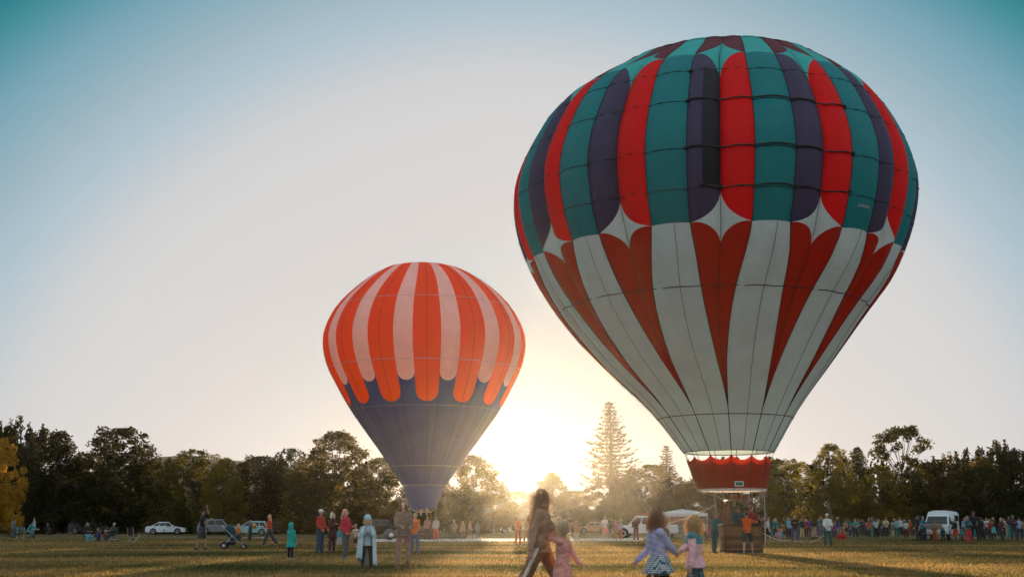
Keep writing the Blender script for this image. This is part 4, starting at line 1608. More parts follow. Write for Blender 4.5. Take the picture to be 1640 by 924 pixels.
TEE = ('tee', dict(hem=0.12, sleeve=0.36, g=0.016))
JACKET = ('jacket', dict(hem=0.13, sleeve=1.0, g=0.026))
COAT = ('coat', dict(hem=0.30, sleeve=1.0, g=0.030, flare=0.25))
HOODIE = ('hoodie', dict(hem=0.14, sleeve=1.0, g=0.028, hood='down'))
HOODUP = ('hoodup', dict(hem=0.30, sleeve=1.0, g=0.032, hood='up', flare=0.25))
FLEECE = ('fleece', dict(hem=0.16, sleeve=1.0, g=0.024, flare=0.3))
TROUSERS = ('trousers', dict(kind='trousers'))
JEANS = ('jeans', dict(kind='trousers', g=0.020, loose=0.008))
LEGGINGS = ('leggings', dict(kind='trousers', g=0.006, fold=0.003))
SHORTS = ('shorts', dict(kind='shorts', g=0.022))
SKIRT = ('skirt', dict(kind='skirt', len=0.34))


def sty(s, col):
    return (s[0], s[1], col)


def put(px, foot):
    return ground_at(px, foot)


def size(foot, top):
    """height of someone whose soles and crown are seen at these rows"""
    D = ground_at(820, foot).y
    return point_at(820, top, D).z


# ================================================================ VEHICLES AND FURNITURE
def rounded_side(mb, poly, w, inset=0.05, crown=0.94):
    """a side outline (x, z) given a body's width with softened flanks"""
    cx = sum(p[0] for p in poly) / len(poly); cz = sum(p[1] for p in poly) / len(poly)
    rings = []
    for y, k in ((-w / 2, crown), (-w / 2 + inset, 1.0), (w / 2 - inset, 1.0), (w / 2, crown)):
        rings.append([(cx + (x - cx) * (1 - (1 - k) * 0.4), y, cz + (z - cz) * k) for x, z in poly])
    mb.loft(rings)


def wheel_at(x, y, r, parent, w=0.2):
    mb = MB()
    ring = []
    prof = [(r * 0.62, -w / 2), (r * 0.93, -w / 2), (r, -w / 2 + 0.03), (r, w / 2 - 0.03), (r * 0.93, w / 2), (r * 0.62, w / 2)]
    rings = [[(rr * math.cos(2 * math.pi * j / 20), yy, rr * math.sin(2 * math.pi * j / 20)) for j in range(20)] for rr, yy in prof]
    mb.loft(rings)
    o = mb.build("wheel", [M_TYRE], parent, True, (x, y, r))
    mb = MB()
    sg = 1 if y > 0 else -1
    mb.loft([[(rr * math.cos(2 * math.pi * j / 10), sg * yy, rr * math.sin(2 * math.pi * j / 10)) for j in range(10)] for rr, yy in ((r * 0.60, w / 2 - 0.05), (r * 0.60, w / 2 + 0.006), (r * 0.5, w / 2 + 0.012), (r * 0.16, w / 2 - 0.01))])
    mb.build("rim", [M_RIM], o)
    return o


CARS = {
    # length, width, roof height, lower outline, belt line rectangle (x0, x1, z), roof rectangle (x0, x1), wheel x, wheel r
    'sedan': (4.7, 1.8, 1.44, [(-2.35, 0.32), (-2.33, 0.70), (-2.22, 0.92), (-1.55, 0.98), (0.95, 0.95), (1.75, 0.86), (2.22, 0.72), (2.35, 0.52), (2.33, 0.28), (-2.25, 0.24)], (-1.75, 1.05, 0.93), (-0.95, 0.30), (-1.40, 1.42), 0.33),
    'suv': (4.75, 1.88, 1.74, [(-2.37, 0.36), (-2.36, 0.85), (-2.30, 1.06), (0.95, 1.06), (1.85, 1.00), (2.26, 0.86), (2.37, 0.60), (2.34, 0.34), (-2.3, 0.30)], (-2.28, 1.10, 1.05), (-2.02, 0.42), (-1.42, 1.45), 0.37),
    'hatch': (4.1, 1.75, 1.50, [(-2.05, 0.32), (-2.04, 0.75), (-1.95, 0.95), (0.90, 0.95), (1.60, 0.86), (1.96, 0.70), (2.05, 0.48), (2.02, 0.28), (-1.98, 0.26)], (-1.92, 1.05, 0.94), (-1.50, 0.30), (-1.25, 1.28), 0.32),
    'pickup': (5.5, 1.95, 1.84, [(-2.75, 0.50), (-2.74, 1.12), (-0.65, 1.14), (-0.62, 1.10), (1.20, 1.10), (2.35, 1.04), (2.68, 0.92), (2.75, 0.62), (2.72, 0.42), (-2.7, 0.42)], (-0.60, 1.35, 1.09), (-0.42, 0.75), (-1.65, 1.75), 0.40),
    'van': (5.2, 1.98, 2.05, [(-2.6, 0.40), (-2.6, 1.15), (1.55, 1.15), (2.30, 1.02), (2.58, 0.82), (2.6, 0.42), (-2.55, 0.36)], (-2.58, 1.75, 1.14), (-2.50, 0.85), (-1.6, 1.65), 0.36),
}


def car(kind, pos, heading, col, label, group="cars parked along the trees", rack=False, name="parked_car"):
    L, W, H, low, belt, roof, wx, wr = CARS[kind]
    t = empty(name, pos, heading)
    pt_ = paint(col)
    mb = MB()
    rounded_side(mb, low, W)
    mb.build("body", [pt_], t, False)
    # greenhouse: pillars and roof, with the glass set in proud dark panes
    bz, (rx0, rx1), y0, y1 = belt[2], roof, W / 2 - 0.06, W / 2 - 0.24
    mb = MB()
    lo = [(belt[0], -y0, bz), (belt[1], -y0, bz), (belt[1], y0, bz), (belt[0], y0, bz)]
    mi = [(rx0, -y1, H - 0.06), (rx1, -y1, H - 0.06), (rx1, y1, H - 0.06), (rx0, y1, H - 0.06)]
    hi = [(rx0 + 0.12, -y1 + 0.1, H), (rx1 - 0.15, -y1 + 0.1, H), (rx1 - 0.15, y1 - 0.1, H), (rx0 + 0.12, y1 - 0.1, H)]
    mb.loft([lo, mi, hi])
    mb.build("roof", [pt_], t)

    def pane(a, b, c, d, u0, u1, v0, v1, nm, n_):
        """a window let into the quad a b (bottom) d c (top)"""
        a, b, c, d = map(Vector, (a, b, c, d))
        f = lambda u, v: a.lerp(b, u).lerp(d.lerp(c, u), v)
        q = [f(u0, v0), f(u1, v0), f(u1, v1), f(u0, v1)]
        nn = (q[1] - q[0]).cross(q[3] - q[0]).normalized()
        if nn.dot(Vector(n_)) < 0: nn = -nn
        mb = MB()
        mb.loft([[tuple(p - nn * 0.01) for p in q], [tuple(p + nn * 0.012) for p in q]])
        mb.build(nm, [M_GLASS], t)
    for sgn, i0, i1 in ((-1, 0, 1), (1, 3, 2)):
        a, b, c, d = lo[i0], lo[i1], mi[i1], mi[i0]
        cuts = {'pickup': ((0.06, 0.44), (0.49, 0.93)), 'van': ((0.03, 0.34), (0.38, 0.66), (0.70, 0.95))}.get(kind, ((0.06, 0.30), (0.33, 0.60), (0.63, 0.94)))
        for u0, u1 in cuts:
            pane(a, b, c, d, u0, u1, 0.10, 0.88, "window", (0, sgn, 0))
        mb = MB()
        mb.box((belt[1] - 0.25, sgn * (W / 2 + 0.05), bz + 0.06), (0.12, 0.16, 0.12))
        mb.build("wing_mirror", [pt_], t)
        mb = MB()
        mb.box((L / 2 - 0.12, sgn * (W / 2 - 0.28), 0.66 * bz + 0.04), (0.2, 0.36, 0.13))
        mb.build("headlight", [M_LAMP], t)
        mb = MB()
        mb.box((-L / 2 + 0.06, sgn * (W / 2 - 0.20), 0.78 * bz), (0.14, 0.30, 0.16))
        mb.build("tail_light", [M_TAIL], t)
        for x in wx:
            wheel_at(x, sgn * (W / 2 - 0.10), wr, t)
            mb = MB()
            mb.prism([(x + (wr + 0.07) * math.cos(R(a_)), max(0.26, wr + (wr + 0.07) * math.sin(R(a_)))) for a_ in range(-20, 201, 20)], sgn * (W / 2 - 0.25), sgn * (W / 2 + 0.004))
            mb.build("wheel_arch", [M_BLACK], t)
        if rack:
            mb = MB()
            mb.tube([(rx0 + 0.15, sgn * (y1 - 0.08), H), (rx0 + 0.2, sgn * (y1 - 0.08), H + 0.07), (rx1 - 0.3, sgn * (y1 - 0.08), H + 0.07), (rx1 - 0.25, sgn * (y1 - 0.08), H)], 0.022, 6)
            mb.build("roof_rail", [M_ALU], t)
    pane(lo[1], lo[2], mi[2], mi[1], 0.06, 0.94, 0.08, 0.92, "windscreen", (1, 0, 0.5))
    pane(lo[0], lo[3], mi[3], mi[0], 0.08, 0.92, 0.15, 0.9, "rear_window", (-1, 0, 0.5))
    mb = MB(); mb.box((L / 2 + 0.0, 0, 0.42), (0.08, W * 0.8, 0.14)); mb.build("grille", [M_BLACK], t)
    mb = MB(); mb.box((-L / 2 - 0.005, 0, 0.55), (0.03, 0.5, 0.12)); mb.build("number_plate", [M_LAMP], t)
    tag(t, label, "car", group)
    return t


PI = math.pi
# the row under the trees, from left to right
car('van', put(-6, 855.0), R(4), (110, 150, 165), "pale blue van cut off by the left edge under the golden tree")
car('suv', put(143, 855.0), R(2), (20, 24, 28), "dark estate car with bright roof rails behind the seated family", rack=True)
car('suv', put(247, 853.0), R(-3), (34, 56, 64), "dark teal suv behind the white saloon's roof")
car('sedan', put(267, 855.2), R(3), (205, 222, 235), "white saloon parked side-on, nearest of the pale cars at left")
car('sedan', put(312, 854.2), R(176), (150, 190, 205), "pale blue saloon partly hidden behind the man raising his hand")
car('suv', put(351, 855.8), R(3), (92, 104, 116), "grey suv between the raised-hand man and the pushchair")
car('hatch', put(402, 856.5), R(183), (120, 170, 176), "pale teal hatchback behind the pushchair child")
car('sedan', put(449, 855.0), R(3), (46, 26, 28), "dark red saloon behind the walking woman in orange")
car('suv', put(492, 854.2), R(-3), (170, 184, 194), "silver suv left of the man in the red jacket")
car('hatch', put(541, 854.5), R(5), (40, 110, 120), "teal hatchback between the standing adults")
car('van', put(568, 854.6), R(180), (196, 200, 205), "white van behind the woman in pink")
car('suv', put(614, 855.6), R(8), (44, 34, 32), "dark brown suv between the wrapped child and the woman in brown")
car('sedan', put(662, 854.4), R(0), (120, 100, 86), "tan car behind the child in the orange vest")
car('sedan', put(712, 854.2), R(3), (190, 178, 164), "pale car beneath the striped balloon's right side")
car('suv', put(790, 853.6), R(5), (205, 196, 190), "white car in the glare straight below the sun")
car('hatch', put(949, 853.2), R(182), (150, 120, 96), "tan hatchback in the haze behind the person in pink shorts")
car('pickup', put(1034, 861.5), R(168), (205, 215, 225), "white pickup behind the girl in the lavender hoodie")
car('suv', put(1128, 858.0), R(4), (120, 46, 36), "rust red suv between the girls and the balloon basket")


def truck(pos, heading, label):
    """pickup with a camper shell, seen from the front"""
    t = empty("camper_truck", pos, heading)
    pt_ = paint((196, 212, 222)); pw = paint((210, 220, 226))
    mb = MB()
    rounded_side(mb, [(-2.9, 0.55), (-2.9, 1.15), (0.7, 1.18), (2.35, 1.16), (2.72, 1.05), (2.80, 0.62), (2.76, 0.50), (-2.85, 0.48)], 2.0, 0.07, 0.95)
    mb.build("body", [pt_], t)
    mb = MB()
    mb.loft([[(-0.35, -0.92, 1.15), (1.45, -0.92, 1.15), (1.45, 0.92, 1.15), (-0.35, 0.92, 1.15)], [(-0.25, -0.76, 1.84), (0.72, -0.76, 1.84), (0.72, 0.76, 1.84), (-0.25, 0.76, 1.84)], [(-0.15, -0.64, 1.92), (0.58, -0.64, 1.92), (0.58, 0.64, 1.92), (-0.15, 0.64, 1.92)]])
    mb.build("cab", [pt_], t)
    mb = MB()
    mb.loft([[(1.42, -0.80, 1.21), (1.42, 0.80, 1.21), (0.80, 0.70, 1.78), (0.80, -0.70, 1.78)], [(1.446, -0.80, 1.225), (1.446, 0.80, 1.225), (0.826, 0.70, 1.795), (0.826, -0.70, 1.795)]])
    mb.build("windscreen", [M_GLASS], t)
    for s in (-1, 1):
        mb = MB()
        mb.loft([[(-0.2, s * 0.905, 1.2), (1.2, s * 0.905, 1.2), (0.68, s * 0.785, 1.74), (-0.15, s * 0.785, 1.74)], [(-0.2, s * 0.93, 1.2), (1.2, s * 0.93, 1.2), (0.68, s * 0.81, 1.74), (-0.15, s * 0.81, 1.74)]])
        mb.build("window", [M_GLASS], t)
        mb = MB(); mb.box((2.74, s * 0.78, 0.98), (0.14, 0.34, 0.22)); mb.build("headlight", [M_LAMP], t)
        mb = MB(); mb.box((1.15, s * 1.10, 1.30), (0.10, 0.20, 0.24)); mb.build("wing_mirror", [M_BLACK], t)
        for x in (-1.75, 1.78):
            wheel_at(x, s * 0.90, 0.40, t, 0.25)
    for k in range(5):                                       # grille bars
        mb = MB(); mb.box((2.80, 0, 0.86 + k * 0.065), (0.05, 1.16, 0.030)); mb.build("grille_bar", [M_RIM], t)
    mb = MB(); mb.box((2.765, 0, 0.99), (0.04, 1.24, 0.36)); mb.build("grille", [M_BLACK], t)
    mb = MB(); mb.box((2.88, 0, 0.62), (0.18, 2.0, 0.20), taper=0.97); mb.build("bumper", [M_RIM], t)
    mb = MB(); mb.box((2.975, 0, 0.64), (0.012, 0.40, 0.13)); mb.build("number_plate", [M_LAMP], t)
    mb = MB()
    mb.loft([[(x, y, z) for y, z in ((-0.98, 1.17), (0.98, 1.17), (1.0, 1.9), (0.9, 2.14), (0.45, 2.24), (-0.45, 2.24), (-0.9, 2.14), (-1.0, 1.9))] for x in (-2.85, -0.5)])
    mb.build("camper_shell", [pw], t)
    mb = MB(); mb.box((-1.7, -1.0, 1.65), (1.6, 0.03, 0.42)); mb.build("shell_window", [M_GLASS], t)
    mb = MB(); mb.box((-1.7, 1.0, 1.65), (1.6, 0.03, 0.42)); mb.build("shell_window", [M_GLASS], t)
    tag(t, label, "truck")
    t.scale = (0.93, 0.93, 0.95)
    return t


truck(put(1507, 864.8), R(-119), "white pickup truck with a camper shell facing the camera in the right-hand crowd")


# ---------------------------------------------------------------- canopy tent and the brown trailer beside it
def canopy(pos, rz, label):
    t = empty("canopy_tent", pos, rz)
    w, d, h = 1.55, 1.3, 2.0
    for sx in (-1, 1):
        for sy in (-1, 1):
            mb = MB()
            mb.tube([(sx * w, sy * d, 0), (sx * w, sy * d, h)], 0.03, 6)
            mb.build("pole", [M_ALU], t)
    mb = MB()
    rows = []
    for i in range(9):
        u = -1 + 2 * i / 8
        row = []
        for j in range(9):
            v = -1 + 2 * j / 8
            m_ = max(abs(u), abs(v))
            row.append((u * w * 1.04, v * d * 1.04, h + 0.34 * (1 - m_) ** 0.8 - 0.05 * math.sin(math.pi * (u + 1) / 2) * (m_ > 0.98)))
        rows.append(row)
    mb.grid(rows)
    wc = mat("canopy_cloth", (0.72, 0.75, 0.78), rough=0.8, var=0.06, trans=0.3, bump=0.2, bscale=4)
    mb.build("roof_cloth", [wc], t, True)
    for k, (ax, ay, bx, by) in enumerate(((-w, -d, w, -d), (w, -d, w, d), (w, d, -w, d), (-w, d, -w, -d))):
        mb = MB()
        n = 16
        rows = [[(ax * 1.045 + (bx - ax) * 1.045 * i / n, ay * 1.045 + (by - ay) * 1.045 * i / n, z + (0.03 * math.sin(i * 2.6) if z < h else 0)) for i in range(n + 1)] for z in (h + 0.005, h - 0.24)]
        mb.grid(rows)
        mb.build("valance", [wc], t, True)
    tag(t, label, "canopy")
    return t


canopy(put(1094, 862.6), R(12), "white canopy tent on thin poles behind the two girls")
tr = empty("box_trailer", put(1062, 860.0), R(6))
mb = MB(); mb.box((0, 0, 1.30), (4.2, 2.0, 1.75)); mb.build("box", [mat("trailer_brown", (0.17, 0.060, 0.030), rough=0.6, var=0.2, scale=2)], tr)
for i in range(7):
    mb = MB(); mb.box((-1.8 + i * 0.6, -1.012, 1.30), (0.04, 0.03, 1.72)); mb.build("wall_rib", [mat("trailer_rib", (0.12, 0.045, 0.024), rough=0.6)], tr)
mb = MB(); mb.box((0, -1.0, 0.40), (4.3, 0.08, 0.12)); mb.build("side_skirt", [M_BLACK], tr)
for x in (-0.4, 0.4):
    for s in (-1, 1):
        wheel_at(x, s * 0.95, 0.33, tr)
mb = MB(); mb.tube([(2.1, 0.6, 0.45), (3.2, 0, 0.45), (2.1, -0.6, 0.45)], 0.04, 6); mb.build("drawbar", [M_BLACK], tr)
tag(tr, "rust brown box trailer beside the white canopy", "trailer")


# ---------------------------------------------------------------- folding chairs, pushchair and small things
def camp_chair(pos, rz, seat_col, leg_mat, label, group="folding chairs on the grass"):
    t = empty("folding_chair", pos, rz)
    c = cloth(seat_col)
    w, d, h = 0.27, 0.24, 0.44
    mb = MB()
    mb.grid([[(x * w, y * d, h - 0.05 * (1 - x * x) * (1 - y * y)) for x in (-1, -.5, 0, .5, 1)] for y in (-1, -.5, 0, .5, 1)])
    mb.grid([[(x * w, y * d, h - 0.015 - 0.05 * (1 - x * x) * (1 - y * y)) for x in (1, .5, 0, -.5, -1)] for y in (-1, -.5, 0, .5, 1)])
    mb.build("seat", [c], t, True)
    mb = MB()
    mb.grid([[(x * w, d + 0.06 * z + 0.05 * (1 - x * x), h + 0.04 + 0.46 * z) for x in (-1, -.5, 0, .5, 1)] for z in (0, .5, 1)])
    mb.grid([[(x * w, d + 0.015 + 0.06 * z + 0.05 * (1 - x * x), h + 0.04 + 0.46 * z) for x in (1, .5, 0, -.5, -1)] for z in (0, .5, 1)])
    mb.build("backrest", [c], t, True)
    for sx in (-1, 1):
        mb = MB(); mb.tube([(sx * w, -d, 0.0), (sx * w, d, h)], 0.014, 6); mb.tube
        mb.build("leg", [leg_mat], t)
        mb = MB(); mb.tube([(sx * w, d, 0.0), (sx * w, -d, h)], 0.014, 6); mb.build("leg", [leg_mat], t)
        mb = MB(); mb.tube([(sx * w, d, h - 0.02), (sx * w, d + 0.07, h + 0.50)], 0.013, 6); mb.build("back_post", [leg_mat], t)
        mb = MB(); mb.box((sx * w * 1.08, 0, h + 0.20), (0.05, 0.46, 0.03)); mb.build("armrest", [c], t)
        mb = MB(); mb.tube([(sx * w * 1.06, -d * 0.8, h), (sx * w * 1.06, -d * 0.8, h + 0.19)], 0.010, 5); mb.build("arm_post", [leg_mat], t)
    tag(t, label, "chair", group)
    return t


def pushchair(pos, rz, label):
    """wheels on the ground, handle up behind, seat reclined under a folding hood; it faces local -Y"""
    t = empty("pushchair", pos, rz)
    al = mat("frame_grey", (0.40, 0.46, 0.50), rough=0.4, var=0.05, metal=0.5)
    fb = cloth((24, 62, 74)); fd = cloth((18, 30, 38))
    for s in (-1, 1):
        mb = MB(); mb.tube([(s * 0.24, -0.52, 0.14), (s * 0.25, -0.10, 0.50), (s * 0.25, 0.42, 0.98), (s * 0.22, 0.55, 1.10)], 0.016, 6)
        mb.build("side_tube", [al], t, True)
        mb = MB(); mb.tube([(s * 0.27, 0.36, 0.16), (s * 0.25, 0.02, 0.60)], 0.016, 6); mb.build("rear_strut", [al], t)
        for (x, y, r_) in ((s * 0.30, 0.36, 0.16), (s * 0.22, -0.54, 0.11)):
            mb = MB()
            mb.loft([[(x + xx, y + rr * math.cos(2 * PI * j / 18), r_ + rr * math.sin(2 * PI * j / 18)) for j in range(18)] for xx, rr in ((-0.025, r_ * 0.7), (-0.022, r_), (0.022, r_), (0.025, r_ * 0.7))])
            w_ = mb.build("wheel", [M_TYRE], t, True)
            mb = MB()
            mb.loft([[(x + xx, y + rr * math.cos(2 * PI * j / 10), r_ + rr * math.sin(2 * PI * j / 10)) for j in range(10)] for xx, rr in ((-0.032, r_ * 0.5), (0.032, r_ * 0.5))])
            mb.build("hub", [al], w_)
    mb = MB(); mb.tube([(-0.22, 0.55, 1.10), (-0.15, 0.60, 1.13), (0.15, 0.60, 1.13), (0.22, 0.55, 1.10)], 0.022, 8); mb.build("handle", [M_BLACK], t, True)
    mb = MB(); mb.tube([(-0.27, 0.36, 0.16), (0.27, 0.36, 0.16)], 0.012, 6); mb.build("rear_axle", [al], t)
    prof = [(-0.40, 0.36), (-0.34, 0.44), (-0.06, 0.42), (0.06, 0.46), (0.30, 0.86), (0.34, 0.92)]
    mb = MB()
    rings = []
    for y, z in prof:
        rings.append([(-0.20, y, z), (0.20, y, z), (0.21, y + 0.035, z - 0.05), (-0.21, y + 0.035, z - 0.05)])
    mb.loft(rings); mb.build("seat", [fd], t)
    for s in (-1, 1):
        mb = MB(); mb.loft([[(s * 0.205, y, z), (s * 0.215, y, z), (s * 0.215, y - 0.05, z + 0.14), (s * 0.205, y - 0.05, z + 0.14)] for y, z in prof[1:]]); mb.build("seat_side", [fb], t)
    mb = MB()
    rows = []
    for i in range(9):
        a = R(8 + 92 * i / 8)
        rr = 0.42
        rows.append([(0.23 * math.cos(PI * j / 10), 0.26 - rr * math.sin(a) * (0.25 + 0.75 * math.sin(PI * j / 10)), 0.70 + rr * math.cos(a) * (0.25 + 0.75 * math.sin(PI * j / 10)) + 0.012 * (i % 2)) for j in range(11)])
    mb.grid(rows); mb.build("hood", [fb], t, True)
    mb = MB(); mb.tube([(-0.22, -0.38, 0.55), (0.0, -0.46, 0.58), (0.22, -0.38, 0.55)], 0.018, 6); mb.build("bumper_bar", [M_BLACK], t, True)
    mb = MB(); mb.box((0, 0.10, 0.26), (0.40, 0.46, 0.16), taper=1.1); mb.build("basket", [fd], t)
    mb = MB(); mb.box((0, -0.47, 0.22), (0.34, 0.16, 0.03)); mb.build("footrest", [M_BLACK], t)
    tag(t, label, "pushchair")
    return t


pushchair(put(372, 878.6), R(96), "dark teal pushchair with grey frame in front of the man raising his hand")
camp_chair(put(213, 868.5), R(150), (14, 15, 18), M_ALU, "empty black folding chair with pale legs left of the white saloon")
camp_chair(put(32, 861.5), R(20), (60, 92, 100), M_ALU, "pale-legged folding chair among the people at the far left")
camp_chair(put(139, 867.5), R(40), (20, 26, 40), M_BLACK, "dark folding chair under the leftmost person of the seated family")
camp_chair(put(179, 865.5), R(-35), (22, 40, 40), M_BLACK, "dark folding chair under the rightmost person of the seated family")
camp_chair(put(76, 857.2), R(60), (26, 34, 32), M_BLACK, "dark folding chair under the person sitting alone beneath the peaked tree")


def blanket(px, foot, w, d, col, label, name="picnic_blanket"):
    p = put(px, foot)
    mb = MB()
    r = random.Random(int(px))
    rows = [[(-w + 2 * w * i / 10 + r.uniform(-.03, .03), -d + 2 * d * j / 6 + r.uniform(-.03, .03), 0.03 + r.uniform(0, 0.05)) for i in range(11)] for j in range(7)]
    mb.grid(rows)
    rows = [[(x, y, z - 0.02) for x, y, z in rw] for rw in rows[::-1]]
    mb.grid(rows)
    o = mb.build(name, [cloth(col)], None, True, (p.x, p.y, 0))
    return tag(o, label, "blanket", "blankets on the grass")


blanket(163, 864.6, 1.0, 0.7, (120, 180, 190), "pale blue blanket on the grass amid the seated family")
blanket(407, 861.5, 0.9, 1.0, (200, 160, 150), "pale pink blanket on the grass behind the pushchair")
p = put(1348, 864.0)
mb = MB()
mb.ellipsoid((0, 0, 0.22), (0.42, 0.26, 0.22), nu=16, nv=9)
bag = fuse(mb, "duffel_bag", 0.03, 1, 0.02, 3)
bag = link("duffel_bag", bag, [cloth((170, 20, 18))], None, p)
for s in (-1, 1):
    mb = MB(); mb.tube([(-0.2, 0.1 * s, 0.36), (-0.1, 0.08 * s, 0.50), (0.1, 0.08 * s, 0.50), (0.2, 0.1 * s, 0.36)], 0.016, 6); mb.build("strap", [cloth((30, 12, 14))], bag, True)
tag(bag, "red duffel bag lying on the grass right of the man in the white jumper", "bag")


# ---------------------------------------------------------------- the families and walkers
def P_(px, foot, top, rz, pose, top_, bot_, hair, label, q='mid', **k):
    return person(put(px, foot), size(foot, top), rz, pose, top_, bot_, hair, label=label, q=q, **k)


def reach_pose(base, pos, H, rz, targets, name):
    """the same pose with hands put at world points"""
    J0 = skeleton(base)
    s = H / (J0['head'] + (J0['head'] - J0['neck']).normalized() * (0.125 * J0['hs'])).z
    d = dict(base)
    for k, w in targets.items():
        l = Matrix.Rotation(-R(rz), 3, 'Z') @ (Vector(w) - Vector(pos)) / s
        d[k] = tuple(l - J0['pel'])
    return (name, d)


G_FAM = "people standing about the lawn"
# the two girls hand in hand, nearest the camera
D1, D2 = 15.0, 15.3
p1 = point_at(1056, 924, D1); p1.z = 0
p2 = point_at(1114, 924, D2); p2.z = 0
H1, H2 = point_at(1050, 815.5, D1).z, point_at(1112, 824, D2).z
hand_w = point_at(1083, 885, 15.1)
b1 = dict(kid=0.15, lean=4, tilt=-6, twist=14, legL=(34, 4, 30), legR=(-26, 4, 14), armR=(10, 8, 40, 10), toedropR=-0.4, look=-18)
b2 = dict(kid=0.15, lean=2, legL=(12, 3, 4), legR=(-10, 3, 12), armL=(-4, 12, 12, 4), look=-8)
RZ1, RZ2 = -88, -108
pose1 = reach_pose(b1, p1, H1, RZ1, {'handL': hand_w + Vector((-0.015, 0.035, 0.01))}, 'girl_pull')
pose2 = reach_pose(b2, p2, H2, RZ2, {'handR': hand_w + Vector((0.03, -0.01, 0.0))}, 'girl_follow')
plaid = bpy.data.materials.new("plaid_cloth")
plaid.use_nodes = True
N, L = plaid.node_tree.nodes, plaid.node_tree.links
tc = N.new("ShaderNodeTexCoord")
acc = None
for axis, sc in (('X', 62.0), ('Z', 70.0)):
    w = N.new("ShaderNodeTexWave"); w.wave_type = 'BANDS'; w.bands_direction = axis; w.inputs["Scale"].default_value = sc / 6.283 * 0.95
    L.new(tc.outputs["Object"], w.inputs["Vector"])
    r_ = N.new("ShaderNodeValToRGB")
    r_.color_ramp.interpolation = 'CONSTANT'
    e = r_.color_ramp.elements
    e[0].position = 0.0; e[0].color = (0.10, 0.16, 0.22, 1)
    e[1].position = 0.20; e[1].color = (0.85, 0.88, 0.90, 1)
    L.new(w.outputs["Fac"], r_.inputs["Fac"])
    if acc is None:
        acc = r_.outputs["Color"]
    else:
        m_ = N.new("ShaderNodeMix"); m_.data_type = 'RGBA'; m_.blend_type = 'MULTIPLY'; m_.inputs[0].default_value = 1.0
        L.new(acc, m_.inputs[6]); L.new(r_.outputs["Color"], m_.inputs[7]); acc = m_.outputs[2]
g_ = N.new("ShaderNodeMix"); g_.data_type = 'RGBA'; g_.blend_type = 'MULTIPLY'; g_.inputs[0].default_value = 1.0
L.new(acc, g_.inputs[6]); g_.inputs[7].default_value = (0.62, 0.66, 0.68, 1)
L.new(g_.outputs[2], N["Principled BSDF"].inputs["Base Color"])
N["Principled BSDF"].inputs["Roughness"].default_value = 0.9


def spots(name, base, dot, scale, thr):
    m = bpy.data.materials.new(name); m.use_nodes = True
    N, L = m.node_tree.nodes, m.node_tree.links
    tc = N.new("ShaderNodeTexCoord"); v = N.new("ShaderNodeTexVoronoi"); v.inputs["Scale"].default_value = scale
    L.new(tc.outputs["Object"], v.inputs["Vector"])
    r = N.new("ShaderNodeValToRGB"); r.color_ramp.interpolation = 'CONSTANT'
    r.color_ramp.elements[0].color = (*lin(dot), 1); r.color_ramp.elements[1].position = thr; r.color_ramp.elements[1].color = (*lin(base), 1)
    L.new(v.outputs["Distance"], r.inputs["Fac"])
    L.new(r.outputs["Color"], N["Principled BSDF"].inputs["Base Color"])
    N["Principled BSDF"].inputs["Roughness"].default_value = 0.9
    return m


girl, J1, s1 = person(p1, H1, RZ1, pose1, ('hoodie', dict(hem=0.20, sleeve=1.0, g=0.028, hood='down'), (168, 168, 206)), ('skirt', dict(kind='skirt', len=0.18, flare=0.04, g=0.03), plaid), ('bob', (134, 86, 52)), 0,
                      "girl in a lavender hoodie and plaid skirt pulling the other girl by the hand", G_FAM, 'near', (70, 50, 46), faces=True)
# her leggings, hood lining and the teal lower part of the hoodie
lg = bottom_mesh(J1, pose1[1], dict(kind='trousers', g=0.006, fold=0.003), 0.011, "leggings", 2)
link("leggings", lg, [spots("spotted_cloth", (84, 44, 30), (215, 190, 180), 9.0, 0.22)], girl)
mb = MB()
mb.loft(torso_rings(J1, 0.036, -0.20, 0.06, 0.1))
link("hoodie_hem", fuse(mb, "hoodie_hem", 0.012, 2, 0.006, 4), [cloth((96, 160, 178))], girl)
mb = MB()
fw1 = J1['up'].cross(J1['ax'])
mb.ellipsoid(J1['neck'] + fw1 * 0.06 + J1['up'] * 0.012, (0.095, 0.05, 0.050))
mb.ellipsoid(J1['neck'] + J1['up'] * 0.02, (0.088, 0.082, 0.034))
link("hood_lining", fuse(mb, "hood_lining", 0.012, 1), [cloth((88, 178, 190))], girl)

girl2, J2, s2 = person(p2, H2, RZ2, pose2, ('fleece', dict(hem=0.13, sleeve=1.0, g=0.036, flare=0.5), (228, 184, 192)), ('trousers', dict(kind='trousers', g=0.012, loose=0.018), spots("flowered_cloth", (70, 92, 104), (150, 160, 165), 16.0, 0.30)), ('bob', (206, 164, 110)), 0,
                       "fair-haired girl in a pink fleece with a teal yoke and flowered trousers", G_FAM, 'near', (60, 60, 66), faces=True)
mb = MB()
mb.loft(torso_rings(J2, 0.048, 0.31, 0.495, 0.0))
for side, k in ((1, 'L'), (-1, 'R')):
    mb.capsule(J2['sh' + k] - J2['ax'] * 0.05 * side, J2['sh' + k] - J2['ax'] * 0.0 * side, 0.100, 0.090)
link("yoke", fuse(mb, "yoke", 0.012, 2), [cloth((72, 138, 146))], girl2)
mb = MB()
mb.ellipsoid(J2['neck'] + J2['up'] * 0.03, (0.088, 0.080, 0.040))
link("collar", fuse(mb, "collar", 0.012, 1), [cloth((226, 150, 165))], girl2)

